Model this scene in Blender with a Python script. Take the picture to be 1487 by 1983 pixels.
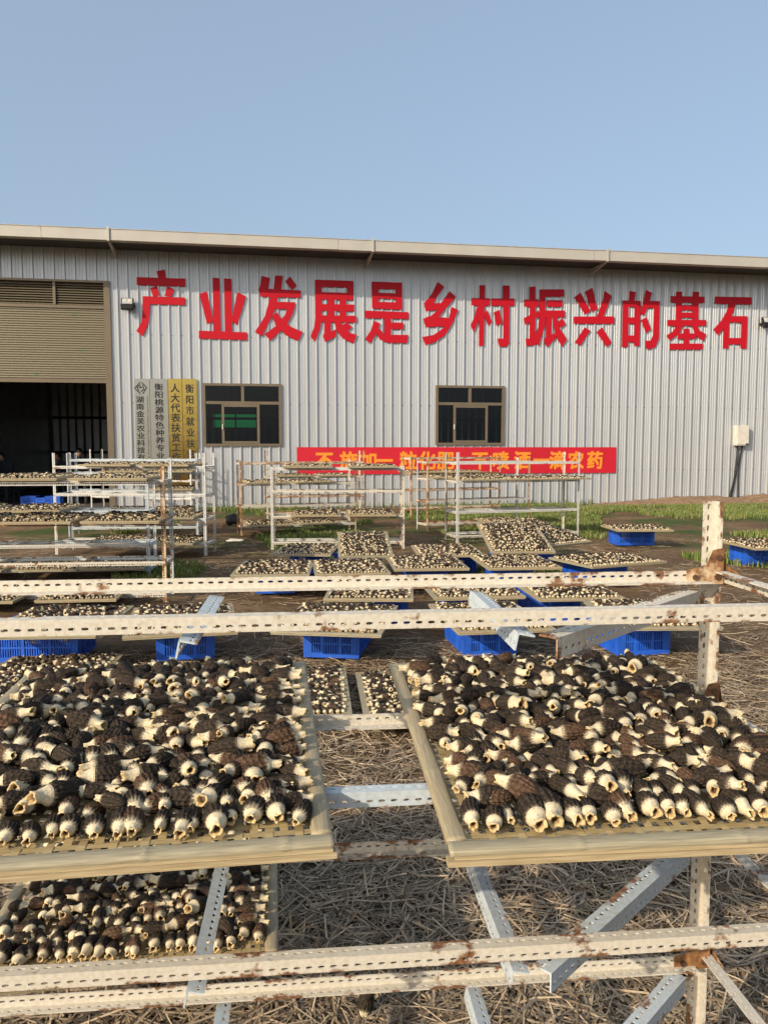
import bpy, bmesh, math, random
import numpy as np
from mathutils import Vector, Matrix, noise as mnoise

for o in list(bpy.data.objects): bpy.data.objects.remove(o)
SC = bpy.context.scene
COL = SC.collection
R = math.radians
rng = random.Random(7)

# ------------------------------------------------------------------ camera, sky, sun, exposure
IW, IH, F = 1487.0, 1983.0, 1520.0
CAM_H, PITCH = 1.5, math.atan(125.5 / F)
cam_d = bpy.data.cameras.new('camera'); cam = bpy.data.objects.new('camera', cam_d); COL.objects.link(cam)
cam.location = (0, 0, CAM_H); cam.rotation_euler = (math.pi / 2 - PITCH, 0, 0)
cam_d.sensor_fit = 'VERTICAL'; cam_d.sensor_height = 36.0; cam_d.lens = F / IH * 36.0
cam_d.clip_start = 0.05; cam_d.clip_end = 3000
SC.camera = cam

SUN_TO = Vector((-0.62, -0.66, 0.43)).normalized()          # direction towards the sun
w = bpy.data.worlds.new('World'); SC.world = w; w.use_nodes = True
nt = w.node_tree; bg = nt.nodes['Background']
sky = nt.nodes.new('ShaderNodeTexSky'); sky.sky_type = 'NISHITA'; sky.sun_disc = False
sky.sun_elevation = math.asin(SUN_TO.z); sky.sun_rotation = math.atan2(SUN_TO.x, SUN_TO.y)
sky.air_density = 1.0; sky.dust_density = 4.5; sky.ozone_density = 1.6; sky.altitude = 50
hz = nt.nodes.new('ShaderNodeMix'); hz.data_type = 'RGBA'; hz.inputs['Factor'].default_value = 0.5   # even summer haze over the whole sky
hz.inputs[7].default_value = (2.35, 3.0, 3.75, 1)
nt.links.new(sky.outputs[0], hz.inputs[6]); nt.links.new(hz.outputs[2], bg.inputs[0]); bg.inputs[1].default_value = 0.15
sd = bpy.data.lights.new('sun', 'SUN'); sd.energy = 3.4; sd.angle = R(0.6); sd.color = (1.0, 0.86, 0.68)
sun = bpy.data.objects.new('sun', sd); COL.objects.link(sun); sun.location = (-20, -10, 20)
sun.rotation_euler = (-SUN_TO).to_track_quat('-Z', 'Y').to_euler()
SC.view_settings.view_transform = 'Standard'; SC.view_settings.look = 'None'
SC.view_settings.gamma = 1.0; SC.view_settings.exposure = 0.38; SC.view_settings.use_curve_mapping = False

# ------------------------------------------------------------------ pixel -> place
def ray(px, py):
    x = (px - IW / 2) / F; y = -(py - IH / 2) / F
    c, s = math.cos(PITCH), math.sin(PITCH)
    return Vector((x, c + y * s, -s + y * c))
def G(px, py, h=0.0):                       # point at height h above the ground seen at a pixel
    d = ray(px, py); t = (h - CAM_H) / d.z
    return Vector((d.x * t, d.y * t, h))
WANG = R(9.5); WU = Vector((math.cos(WANG), math.sin(WANG), 0)); WN = Vector((-math.sin(WANG), math.cos(WANG), 0))
WO = Vector((0, 19.8, 0))
def WP(px, py, off=0.0):                    # (u, z) on the shed's front wall; off = metres in front of it
    d = ray(px, py); o = WO - WN * off
    t = (o.dot(WN)) / d.dot(WN)
    p = d * t; p.z += CAM_H
    return ((p - o).dot(WU), p.z)

# ------------------------------------------------------------------ materials
def newmat(name):
    m = bpy.data.materials.new(name); m.use_nodes = True
    return m, m.node_tree, m.node_tree.nodes['Principled BSDF']
def simple(name, col, rough=0.6, metal=0.0, var=0.12, scale=8.0, bump=0.0, spec=0.5, mapping=None):
    m, t, b = newmat(name)
    tc = t.nodes.new('ShaderNodeTexCoord'); n = t.nodes.new('ShaderNodeTexNoise')
    n.inputs['Scale'].default_value = scale; n.inputs['Detail'].default_value = 6
    if mapping:
        mp = t.nodes.new('ShaderNodeMapping'); mp.inputs['Scale'].default_value = mapping; t.links.new(tc.outputs['Object'], mp.inputs[0]); t.links.new(mp.outputs[0], n.inputs['Vector'])
    else: t.links.new(tc.outputs['Object'], n.inputs['Vector'])
    r = t.nodes.new('ShaderNodeValToRGB')
    r.color_ramp.elements[0].position = 0.3; r.color_ramp.elements[1].position = 0.7
    r.color_ramp.elements[0].color = tuple(c * (1 - var) for c in col) + (1,)
    r.color_ramp.elements[1].color = tuple(min(1, c * (1 + var)) for c in col) + (1,)
    t.links.new(n.outputs['Fac'], r.inputs['Fac']); t.links.new(r.outputs['Color'], b.inputs['Base Color'])
    b.inputs['Roughness'].default_value = rough; b.inputs['Metallic'].default_value = metal
    b.inputs['Specular IOR Level'].default_value = spec
    if bump:
        bp = t.nodes.new('ShaderNodeBump'); bp.inputs['Strength'].default_value = bump; bp.inputs['Distance'].default_value = 0.01
        t.links.new(n.outputs['Fac'], bp.inputs['Height']); t.links.new(bp.outputs['Normal'], b.inputs['Normal'])
    return m
def rusty(name, paint, rust_lo, rust_hi, sc=14.0, cover=0.58):
    m, t, b = newmat(name); L = t.links
    tc = t.nodes.new('ShaderNodeTexCoord'); oi = t.nodes.new('ShaderNodeObjectInfo')
    add = t.nodes.new('ShaderNodeVectorMath'); add.operation = 'ADD'
    comb = t.nodes.new('ShaderNodeCombineXYZ'); mul = t.nodes.new('ShaderNodeMath'); mul.operation = 'MULTIPLY'; mul.inputs[1].default_value = 37.0
    L.new(oi.outputs['Random'], mul.inputs[0]); L.new(mul.outputs[0], comb.inputs[0]); L.new(mul.outputs[0], comb.inputs[1])
    L.new(tc.outputs['Object'], add.inputs[0]); L.new(comb.outputs[0], add.inputs[1])
    n1 = t.nodes.new('ShaderNodeTexNoise'); n1.inputs['Scale'].default_value = sc; n1.inputs['Detail'].default_value = 8; n1.inputs['Roughness'].default_value = 0.65
    n2 = t.nodes.new('ShaderNodeTexNoise'); n2.inputs['Scale'].default_value = sc * 5; n2.inputs['Detail'].default_value = 6
    n3 = t.nodes.new('ShaderNodeTexNoise'); n3.inputs['Scale'].default_value = sc * 0.35; n3.inputs['Detail'].default_value = 4
    for n in (n1, n2, n3): L.new(add.outputs[0], n.inputs['Vector'])
    mask = t.nodes.new('ShaderNodeValToRGB'); mask.color_ramp.elements[0].position = cover; mask.color_ramp.elements[1].position = cover + 0.05
    s = t.nodes.new('ShaderNodeMath'); s.operation = 'MULTIPLY_ADD'; s.inputs[1].default_value = 0.55; 
    L.new(n1.outputs['Fac'], s.inputs[0])
    s2 = t.nodes.new('ShaderNodeMath'); s2.operation = 'MULTIPLY'; s2.inputs[1].default_value = 0.5
    L.new(n3.outputs['Fac'], s2.inputs[0]); L.new(s2.outputs[0], s.inputs[2])
    sx = t.nodes.new('ShaderNodeSeparateXYZ'); L.new(tc.outputs['Object'], sx.inputs[0])
    mxx = t.nodes.new('ShaderNodeMath'); mxx.operation = 'MAXIMUM'; L.new(sx.outputs['Y'], mxx.inputs[0]); L.new(sx.outputs['Z'], mxx.inputs[1])
    edge = t.nodes.new('ShaderNodeMapRange'); edge.inputs[1].default_value = .018; edge.inputs[2].default_value = .027; edge.inputs[3].default_value = 0; edge.inputs[4].default_value = .075
    L.new(mxx.outputs[0], edge.inputs[0])
    sm = t.nodes.new('ShaderNodeMath'); sm.operation = 'ADD'; L.new(s.outputs[0], sm.inputs[0]); L.new(edge.outputs[0], sm.inputs[1]); L.new(sm.outputs[0], mask.inputs['Fac'])
    pr = t.nodes.new('ShaderNodeValToRGB'); pr.color_ramp.elements[0].position = 0.35; pr.color_ramp.elements[1].position = 0.6
    pr.color_ramp.elements[0].color = tuple(c * 0.88 * k for c, k in zip(paint, (1, .95, .87))) + (1,); pr.color_ramp.elements[1].color = tuple(paint) + (1,)
    L.new(n2.outputs['Fac'], pr.inputs['Fac'])
    rr = t.nodes.new('ShaderNodeValToRGB'); rr.color_ramp.elements[0].position = 0.3; rr.color_ramp.elements[1].position = 0.7
    rr.color_ramp.elements[0].color = tuple(rust_lo) + (1,); rr.color_ramp.elements[1].color = tuple(rust_hi) + (1,)
    L.new(n2.outputs['Fac'], rr.inputs['Fac'])
    mx = t.nodes.new('ShaderNodeMix'); mx.data_type = 'RGBA'
    L.new(mask.outputs['Color'], mx.inputs['Factor']); L.new(pr.outputs['Color'], mx.inputs[6]); L.new(rr.outputs['Color'], mx.inputs[7])
    L.new(mx.outputs[2], b.inputs['Base Color']); b.inputs['Roughness'].default_value = 0.55
    bp = t.nodes.new('ShaderNodeBump'); bp.inputs['Strength'].default_value = 0.10; bp.inputs['Distance'].default_value = 0.001
    L.new(n2.outputs['Fac'], bp.inputs['Height']); L.new(bp.outputs['Normal'], b.inputs['Normal'])
    return m
def attr_mat(name, rough=0.7, nscale=300.0, namt=0.35, bump=0.0, spec=0.3):
    m, t, b = newmat(name); L = t.links
    a = t.nodes.new('ShaderNodeAttribute'); a.attribute_name = 'Col'
    tc = t.nodes.new('ShaderNodeTexCoord'); n = t.nodes.new('ShaderNodeTexNoise'); n.inputs['Scale'].default_value = nscale; n.inputs['Detail'].default_value = 4
    L.new(tc.outputs['Object'], n.inputs['Vector'])
    mr = t.nodes.new('ShaderNodeMapRange'); mr.inputs[1].default_value = 0.3; mr.inputs[2].default_value = 0.7
    mr.inputs[3].default_value = 1 - namt; mr.inputs[4].default_value = 1 + namt * 0.5
    L.new(n.outputs['Fac'], mr.inputs[0])
    mx = t.nodes.new('ShaderNodeMix'); mx.data_type = 'RGBA'; mx.blend_type = 'MULTIPLY'; mx.inputs['Factor'].default_value = 1
    L.new(a.outputs['Color'], mx.inputs[6]); L.new(mr.outputs[0], mx.inputs[7]); L.new(mx.outputs[2], b.inputs['Base Color'])
    b.inputs['Roughness'].default_value = rough; b.inputs['Specular IOR Level'].default_value = spec
    if bump:
        bp = t.nodes.new('ShaderNodeBump'); bp.inputs['Strength'].default_value = bump; bp.inputs['Distance'].default_value = 0.002
        L.new(n.outputs['Fac'], bp.inputs['Height']); L.new(bp.outputs['Normal'], b.inputs['Normal'])
    return m
def bamboo(name, c0, c1):
    m, t, b = newmat(name); L = t.links
    tc = t.nodes.new('ShaderNodeTexCoord'); mp = t.nodes.new('ShaderNodeMapping'); mp.inputs['Scale'].default_value = (6, 140, 140)
    oi = t.nodes.new('ShaderNodeObjectInfo'); ad = t.nodes.new('ShaderNodeVectorMath'); ad.operation = 'ADD'
    L.new(tc.outputs['Object'], ad.inputs[0]); L.new(oi.outputs['Random'], ad.inputs[1]); L.new(ad.outputs[0], mp.inputs['Vector'])
    n = t.nodes.new('ShaderNodeTexNoise'); n.inputs['Scale'].default_value = 3; n.inputs['Detail'].default_value = 6; L.new(mp.outputs[0], n.inputs['Vector'])
    r = t.nodes.new('ShaderNodeValToRGB'); r.color_ramp.elements[0].position = 0.3; r.color_ramp.elements[1].position = 0.7
    r.color_ramp.elements[0].color = tuple(c0) + (1,); r.color_ramp.elements[1].color = tuple(c1) + (1,)
    L.new(n.outputs['Fac'], r.inputs['Fac']); L.new(r.outputs['Color'], b.inputs['Base Color']); b.inputs['Roughness'].default_value = 0.5
    bp = t.nodes.new('ShaderNodeBump'); bp.inputs['Strength'].default_value = 0.3; bp.inputs['Distance'].default_value = 0.002
    L.new(n.outputs['Fac'], bp.inputs['Height']); L.new(bp.outputs['Normal'], b.inputs['Normal'])
    return m
M = {}
M['clad'] = simple('cladding', (0.515, 0.53, 0.54), 0.30, 0.4, 0.05, 1.0, mapping=(2.6, 2.6, .22))
M['clad_in'] = simple('cladding_inside', (0.45, 0.46, 0.46), 0.3, 0.6, 0.15, 1.5)
M['gutter'] = simple('gutter_paint', (0.46, 0.435, 0.38), 0.5, 0.1, 0.06, 2)
M['dark_steel'] = simple('dark_steel', (0.05, 0.045, 0.04), 0.6, 0.2)
M['roof'] = simple('roof_sheet', (0.45, 0.46, 0.46), 0.45, 0.4)
M['bronze'] = simple('bronze_aluminium', (0.19, 0.15, 0.10), 0.4, 0.35, 0.08, 3)
M['shutter'] = simple('shutter_paint', (0.22, 0.19, 0.13), 0.45, 0.15, 0.10, 2.5)
M['red'] = simple('red_acrylic', (0.47, 0.005, 0.016), 0.5, 0, 0.05, 1.0, 0, 0.25)
M['banner'] = simple('banner_cloth', (0.52, 0.005, 0.020), 0.65, 0, 0.10, 1.2)
M['orange'] = simple('orange_print', (0.78, 0.27, 0.02), 0.65, 0, 0.05, 2)
M['silver'] = simple('brushed_silver', (0.55, 0.52, 0.44), 0.28, 0.9, 0.05, 3)
M['gold'] = simple('polished_gold', (0.78, 0.52, 0.13), 0.12, 1.0, 0.04, 2, 0.5)
M['black'] = simple('black_paint', (0.012, 0.012, 0.012), 0.5)
M['plastic_grey'] = simple('pale_plastic', (0.62, 0.58, 0.50), 0.45)
M['rubber'] = simple('black_rubber', (0.015, 0.015, 0.015), 0.6)
M['led'] = simple('lamp_glass', (0.45, 0.46, 0.46), 0.15)
M['blue'] = simple('blue_plastic', (0.018, 0.11, 0.58), 0.42, 0, 0.25, 6)
M['floor'] = simple('shed_floor', (0.10, 0.09, 0.08), 0.8)
M['cream'] = rusty('cream_paint_rusty', (0.60, 0.565, 0.48), (0.08, 0.032, 0.016), (0.30, 0.15, 0.065), 24, 0.60)
M['white'] = rusty('white_paint_worn', (0.56, 0.56, 0.54), (0.16, 0.07, 0.03), (0.40, 0.22, 0.10), 9, 0.66)
M['paleblue'] = rusty('pale_blue_paint', (0.50, 0.57, 0.61), (0.12, 0.05, 0.025), (0.34, 0.18, 0.08), 20, 0.625)
M['rust'] = rusty('mostly_rust_paint', (0.62, 0.48, 0.32), (0.10, 0.04, 0.018), (0.38, 0.19, 0.07), 10, 0.50)
M['bolt'] = simple('rusty_bolt', (0.11, 0.06, 0.035), 0.6, 0.3, 0.3, 60)
M['bamboo'] = bamboo('bamboo_split', (0.27, 0.21, 0.12), (0.43, 0.36, 0.22))
M['bamboo_pale'] = bamboo('bamboo_weathered', (0.22, 0.19, 0.12), (0.40, 0.35, 0.23))
M['weave'] = bamboo('bamboo_weave', (0.30, 0.22, 0.10), (0.46, 0.36, 0.18))
M['lath'] = bamboo('bamboo_lath', (0.32, 0.245, 0.13), (0.50, 0.40, 0.24))
M['morel'] = attr_mat('morel_flesh', 0.75, 260, 0.30, 0.35, 0.25)
M['straw'] = attr_mat('straw', 0.7, 60, 0.25)
M['grass'] = attr_mat('grass_blades', 0.55, 5, 0.2)
M['skin'] = simple('skin', (0.40, 0.22, 0.15), 0.5)
M['cloth_dark'] = simple('dark_cloth', (0.02, 0.022, 0.03), 0.8)
M['hair'] = simple('black_hair', (0.008, 0.007, 0.006), 0.5)
def glass(name, tint, alpha):
    m, t, b = newmat(name); L = t.links
    tr = t.nodes.new('ShaderNodeBsdfTransparent'); tr.inputs[0].default_value = tint + (1,)
    gl = t.nodes.new('ShaderNodeBsdfGlossy'); gl.inputs['Roughness'].default_value = 0.03; gl.inputs[0].default_value = (1, 1, 1, 1)
    fr = t.nodes.new('ShaderNodeFresnel'); fr.inputs[0].default_value = 1.45
    mx = t.nodes.new('ShaderNodeMixShader'); L.new(fr.outputs[0], mx.inputs[0]); L.new(tr.outputs[0], mx.inputs[1]); L.new(gl.outputs[0], mx.inputs[2])
    L.new(mx.outputs[0], t.nodes['Material Output'].inputs['Surface'])
    return m
M['glass'] = glass('tinted_glass', (0.30, 0.34, 0.31), 0.3)
def green_sheet():
    m, t, b = newmat('green_translucent'); L = t.links
    tl = t.nodes.new('ShaderNodeBsdfTranslucent'); tl.inputs[0].default_value = (0.05, 0.75, 0.22, 1)
    tr = t.nodes.new('ShaderNodeBsdfTransparent'); tr.inputs[0].default_value = (0.05, 0.7, 0.2, 1)
    mx = t.nodes.new('ShaderNodeMixShader'); mx.inputs[0].default_value = 0.5
    L.new(tl.outputs[0], mx.inputs[1]); L.new(tr.outputs[0], mx.inputs[2]); L.new(mx.outputs[0], t.nodes['Material Output'].inputs['Surface'])
    return m
M['green'] = green_sheet()
def ground_mat():
    m, t, b = newmat('ground_soil'); L = t.links
    tc = t.nodes.new('ShaderNodeTexCoord')
    def N(scale, det=8, rough=0.6):
        n = t.nodes.new('ShaderNodeTexNoise'); n.inputs['Scale'].default_value = scale; n.inputs['Detail'].default_value = det; n.inputs['Roughness'].default_value = rough
        L.new(tc.outputs['Object'], n.inputs['Vector']); return n
    def ramp(n, stops):
        r = t.nodes.new('ShaderNodeValToRGB'); e = r.color_ramp.elements
        e[0].position, e[0].color = stops[0][0], stops[0][1] + (1,); e[1].position, e[1].color = stops[-1][0], stops[-1][1] + (1,)
        for p, c in stops[1:-1]:
            k = e.new(p); k.color = c + (1,)
        L.new(n.outputs['Fac'], r.inputs['Fac']); return r
    n1, n2, n3 = N(1.1), N(14, 10, 0.7), N(0.45, 5)
    r1 = ramp(n1, [(0.3, (0.115, 0.074, 0.044)), (0.55, (0.20, 0.135, 0.08)), (0.72, (0.29, 0.205, 0.125))])
    r2 = ramp(n2, [(0.3, (0.45, 0.43, 0.40)), (0.7, (1.25, 1.2, 1.1))])
    mx = t.nodes.new('ShaderNodeMix'); mx.data_type = 'RGBA'; mx.blend_type = 'MULTIPLY'; mx.inputs['Factor'].default_value = 1
    L.new(r1.outputs['Color'], mx.inputs[6]); L.new(r2.outputs['Color'], mx.inputs[7])
    gm = ramp(n3, [(0.50, (0, 0, 0)), (0.58, (1, 1, 1))])
    g2 = ramp(n2, [(0.3, (0.035, 0.055, 0.012)), (0.7, (0.085, 0.115, 0.03))])
    sep = t.nodes.new('ShaderNodeSeparateXYZ'); L.new(tc.outputs['Object'], sep.inputs[0])
    mr = t.nodes.new('ShaderNodeMapRange'); mr.inputs[1].default_value = 8.5; mr.inputs[2].default_value = 14.0
    L.new(sep.outputs['Y'], mr.inputs[0])
    mm = t.nodes.new('ShaderNodeMath'); mm.operation = 'MULTIPLY'; L.new(mr.outputs[0], mm.inputs[0]); L.new(gm.outputs['Color'], mm.inputs[1])
    mx2 = t.nodes.new('ShaderNodeMix'); mx2.data_type = 'RGBA'
    L.new(mm.outputs[0], mx2.inputs['Factor']); L.new(mx.outputs[2], mx2.inputs[6]); L.new(g2.outputs['Color'], mx2.inputs[7])
    L.new(mx2.outputs[2], b.inputs['Base Color']); b.inputs['Roughness'].default_value = 0.9; b.inputs['Specular IOR Level'].default_value = 0.2
    bp = t.nodes.new('ShaderNodeBump'); bp.inputs['Strength'].default_value = 0.8; bp.inputs['Distance'].default_value = 0.03
    L.new(n2.outputs['Fac'], bp.inputs['Height']); L.new(bp.outputs['Normal'], b.inputs['Normal'])
    return m
M['ground'] = ground_mat()
M['mound'] = simple('loose_earth', (0.24, 0.15, 0.085), 0.95, 0, 0.4, 9, 1.0)

# ------------------------------------------------------------------ mesh helpers
class MB:
    def __init__(s): s.v = []; s.f = []
    def add(s, vs, fs):
        n = len(s.v); s.v += [tuple(p) for p in vs]; s.f += [tuple(i + n for i in f) for f in fs]; return s
    def box(s, a, b):
        (x0, y0, z0), (x1, y1, z1) = a, b
        return s.add([(x0,y0,z0),(x1,y0,z0),(x1,y1,z0),(x0,y1,z0),(x0,y0,z1),(x1,y0,z1),(x1,y1,z1),(x0,y1,z1)],
                     [(3,2,1,0),(4,5,6,7),(0,1,5,4),(1,2,6,5),(2,3,7,6),(3,0,4,7)])
    def prism(s, poly, y0, y1):                      # polygon in x,z extruded along y
        n = len(poly)
        vs = [(x, y0, z) for x, z in poly] + [(x, y1, z) for x, z in poly]
        return s.add(vs, [tuple(range(n)), tuple(range(2*n-1, n-1, -1))] + [(i, i+n, (i+1) % n + n, (i+1) % n) for i in range(n)])
    def tube(s, pts, r, n=8, cap=True):
        pts = [Vector(p) for p in pts]; base = len(s.v)
        for i, p in enumerate(pts):
            d = (pts[min(i+1, len(pts)-1)] - pts[max(i-1, 0)]).normalized()
            a = d.orthogonal().normalized() if i == 0 else (pa - d * pa.dot(d)).normalized()
            pa = a; bb = d.cross(a); rr = r[i] if isinstance(r, (list, tuple)) else r
            for k in range(n):
                an = 2 * math.pi * k / n; s.v.append(tuple(p + a * (math.cos(an) * rr) + bb * (math.sin(an) * rr)))
        for i in range(len(pts) - 1):
            for k in range(n):
                s.f.append((base+i*n+k, base+i*n+(k+1) % n, base+(i+1)*n+(k+1) % n, base+(i+1)*n+k))
        if cap:
            s.f.append(tuple(base + k for k in range(n))[::-1]); s.f.append(tuple(base + (len(pts)-1)*n + k for k in range(n)))
        return s
    def mesh(s, name, mat, smooth=False):
        me = bpy.data.meshes.new(name); me.from_pydata(s.v, [], s.f); me.validate()
        if mat: me.materials.append(mat)
        if smooth: me.shade_smooth()
        return me
def obj(name, me, parent=None, mw=None, local=None):
    o = bpy.data.objects.new(name, me); COL.objects.link(o)
    if parent: o.parent = parent
    if mw is not None: o.matrix_world = mw
    if local is not None: o.matrix_local = local
    return o
def tag(o, label=None, cat=None, group=None, kind=None):
    if label: o['label'] = label
    if cat: o['category'] = cat
    if group: o['group'] = group
    if kind: o['kind'] = kind
    return o
def empty(name, mw):
    o = bpy.data.objects.new(name, None); COL.objects.link(o); o.empty_display_size = 0.1; o.matrix_world = mw; return o
def frame(o, x, y, z):
    m = Matrix.Identity(4); m.col[0][:3] = x; m.col[1][:3] = y; m.col[2][:3] = z; m.col[3][:3] = o; return m
def bevel(me, w=0.004, seg=2):
    bm = bmesh.new(); bm.from_mesh(me); bmesh.ops.bevel(bm, geom=bm.edges[:], offset=w, segments=seg, affect='EDGES'); bm.to_mesh(me); bm.free(); return me
_text = {}
def text_mesh(s, offset=0.0, res=3, extr=0.0):
    k = (s, offset, extr)
    if k in _text: return _text[k]
    c = bpy.data.curves.new('t', 'FONT'); c.body = s; c.offset = offset; c.resolution_u = res; c.extrude = extr; c.size = 1
    o = bpy.data.objects.new('t', c); COL.objects.link(o)
    dg = bpy.context.evaluated_depsgraph_get(); me = bpy.data.meshes.new_from_object(o.evaluated_get(dg))
    vs = np.array([v.co[:] for v in me.vertices]); fs = [tuple(p.vertices) for p in me.polygons]
    bpy.data.objects.remove(o); bpy.data.curves.remove(c)
    _text[k] = (vs, fs); return vs, fs

# ------------------------------------------------------------------ ground
NG = 90
gx = np.concatenate([-np.geomspace(600, 14, 14), np.linspace(-13, 13, NG), np.geomspace(14, 600, 14)])
gy = np.concatenate([-np.geomspace(600, 3, 12), np.linspace(-2, 20, NG), np.geomspace(21, 900, 14)])
vs = []
for y in gy:
    for x in gx:
        z = 0.0
        if abs(x) < 13.5 and -2.1 < y < 20.1:
            z = 0.03 * mnoise.noise(Vector((x * 0.9, y * 0.9, 0))) + 0.012 * mnoise.noise(Vector((x * 4, y * 4, 3)))
        vs.append((x, y, z - 0.025))
nx = len(gx); fs = [(j*nx+i, j*nx+i+1, (j+1)*nx+i+1, (j+1)*nx+i) for j in range(len(gy)-1) for i in range(nx-1)]
me = bpy.data.meshes.new('ground'); me.from_pydata(vs, [], fs); me.materials.append(M['ground']); me.shade_smooth()
tag(obj('ground', me), kind='structure')

# ------------------------------------------------------------------ shed
SH = empty('metal_shed', Matrix.Translation(WO) @ Matrix.Rotation(WANG, 4, 'Z'))
tag(SH, 'long silver corrugated metal shed with roller door and red slogan', 'building')
IDN = Matrix.Identity(4)
def spart(name, mb, mat, smooth=False, parent=None):
    return obj(name, mb.mesh(name, mat, smooth), parent or SH, local=IDN)
def wrect(x0, y0, x1, y1):
    a, b = WP(x0, (y0 + y1) / 2)[0], WP(x1, (y0 + y1) / 2)[0]
    xm = (x0 + x1) / 2
    return a, b, WP(xm, y1)[1], WP(xm, y0)[1]          # u0,u1,z0,z1
D_u1 = WP(217, 740)[0]; D_u0 = D_u1 - 4.3; D_top = WP(210, 549)[1]
W1 = wrect(394, 743, 545, 864); W2 = wrect(843, 747, 975, 862)
OPEN = [(D_u0, D_u1, -1, D_top), W1, W2]
EAVE = WP(743, 487, 1.1)[1]                           # underside of the gutter
WALL_H = EAVE + 0.37
PIT = 0.2325
prof = [(0, 0), (0.011, 0.036), (0.036, 0.036), (0.047, 0), (0.112, 0), (0.118, 0.005), (0.128, 0.005), (0.134, 0), (0.172, 0), (0.178, 0.005), (0.188, 0.005), (0.194, 0)]
U0, U1 = -11.0, 15.5
npit = int((U1 - U0) / PIT)
per_sheet = 4
for s0 in range(0, npit, per_sheet):
    mb = MB()
    for k in range(s0, min(s0 + per_sheet, npit)):
        pts = [(U0 + k * PIT + a, -d) for a, d in prof] + [(U0 + (k + 1) * PIT, 0)]
        for (ua, da), (ub, db) in zip(pts[:-1], pts[1:]):
            cuts = [ua, ub] + [e for o_ in OPEN for e in o_[:2] if ua < e < ub]
            cuts = sorted(cuts)
            for a, b in zip(cuts[:-1], cuts[1:]):
                f = lambda q: da + (db - da) * ((q - ua) / (ub - ua) if ub > ua else 0)
                mid = (a + b) / 2; zs = [(-0.05, WALL_H)]
                for o_ in OPEN:
                    if o_[0] < mid < o_[1]:
                        zs = [z for lo, hi in zs for z in ((lo, min(hi, o_[2])), (max(lo, o_[3]), hi)) if z[1] - z[0] > 0.01]
                for lo, hi in zs:
                    mb.add([(a, f(a), lo), (b, f(b), lo), (b, f(b), hi), (a, f(a), hi)], [(0, 1, 2, 3)])
    if mb.v: spart('cladding_sheet', mb, M['clad'])
# fixing screws in rows
mb = MB()
for zr in (0.9, 2.55, 4.15):
    for k in range(npit):
        u = U0 + k * PIT + 0.082
        if any(o_[0] - .05 < u < o_[1] + .05 and o_[2] - .05 < zr < o_[3] + .05 for o_ in OPEN): continue
        mb.box((u - 0.008, -0.012, zr - 0.008), (u + 0.008, 0.002, zr + 0.008))
spart('screws', mb, M['dark_steel'])
# inner shell: back, ends, floor
DEP = 13.0
def corr_wall(u0, u1, z1, y, holes=(), flip=1):
    mb = MB(); n = int((u1 - u0) / 0.3)
    for k in range(n):
        a = u0 + k * 0.3
        for x0, x1, d0, d1 in ((a, a + .05, 0, .03), (a + .05, a + .1, .03, 0), (a + .1, a + .3, 0, 0)):
            zs = [(0, z1)]
            for h in holes:
                if h[0] < (x0 + x1) / 2 < h[1]:
                    zs = [z for lo, hi in zs for z in ((lo, min(hi, h[2])), (max(lo, h[3]), hi)) if z[1] - z[0] > .01]
            for lo, hi in zs:
                mb.add([(x0, y - d0, lo), (x1, y - d1, lo), (x1, y - d1, hi), (x0, y - d0, hi)], [(0, 1, 2, 3)])
    return mb
# place the far windows where the view through the left window meets the back wall
def back_u(px, py):
    d = ray(px, py); o = WO + WN * DEP; t = o.dot(WN) / d.dot(WN); p = d * t
    return (p - o).dot(WU), p.z + CAM_H
ga, gz1 = back_u(413, 802); gb, gz0 = back_u(500, 828)
holes = [(ga, gb, gz0, gz1), (back_u(890, 800)[0] + 5.0, back_u(890, 800)[0] + 7.0, gz0, gz1)]
spart('back_wall', corr_wall(U0, U1, WALL_H + 1.2, DEP, holes), M['clad_in'])
for h in holes:
    wn = spart('back_window', MB().box((h[0], DEP - .06, h[2] - .04), (h[1], DEP - .02, h[2])).box((h[0], DEP - .06, h[3]), (h[1], DEP - .02, h[3] + .04)).box(((h[0]+h[1])/2 - .03, DEP - .07, h[2]), ((h[0]+h[1])/2 + .03, DEP - .03, h[3])), M['dark_steel'])
    spart('pane', MB().add([(h[0], DEP, h[2]), (h[1], DEP, h[2]), (h[1], DEP, h[3]), (h[0], DEP, h[3])], [(0, 1, 2, 3)]), M['green'], parent=wn)
for u in (U0, U0 + npit * PIT):
    mb = MB().add([(u, 0.0, -.05), (u, DEP, -.05), (u, DEP, WALL_H + 1.2), (u, 0.0, WALL_H)], [(0, 1, 2, 3)])
    spart('end_wall', mb, M['clad_in'])
spart('shed_floor', MB().add([(U0, -.02, 0.012), (U1, -.02, 0.012), (U1, DEP, 0.012), (U0, DEP, 0.012)], [(0, 1, 2, 3)]), M['floor'])
# frame steel inside
mb = MB()
for u in (WP(88, 800)[0] - 0.6, 0.5, 6.5, 12):
    for yy in (DEP - 0.25,):
        mb.box((u - .1, yy - .1, 0), (u + .1, yy, WALL_H + 1.0))
for z in (1.25, 2.6, 4.2):
    mb.box((U0 + .1, DEP - .12, z), (U1 - .1, DEP - .045, z + .1)); 
spart('steel_frame', mb, M['dark_steel'])
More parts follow.
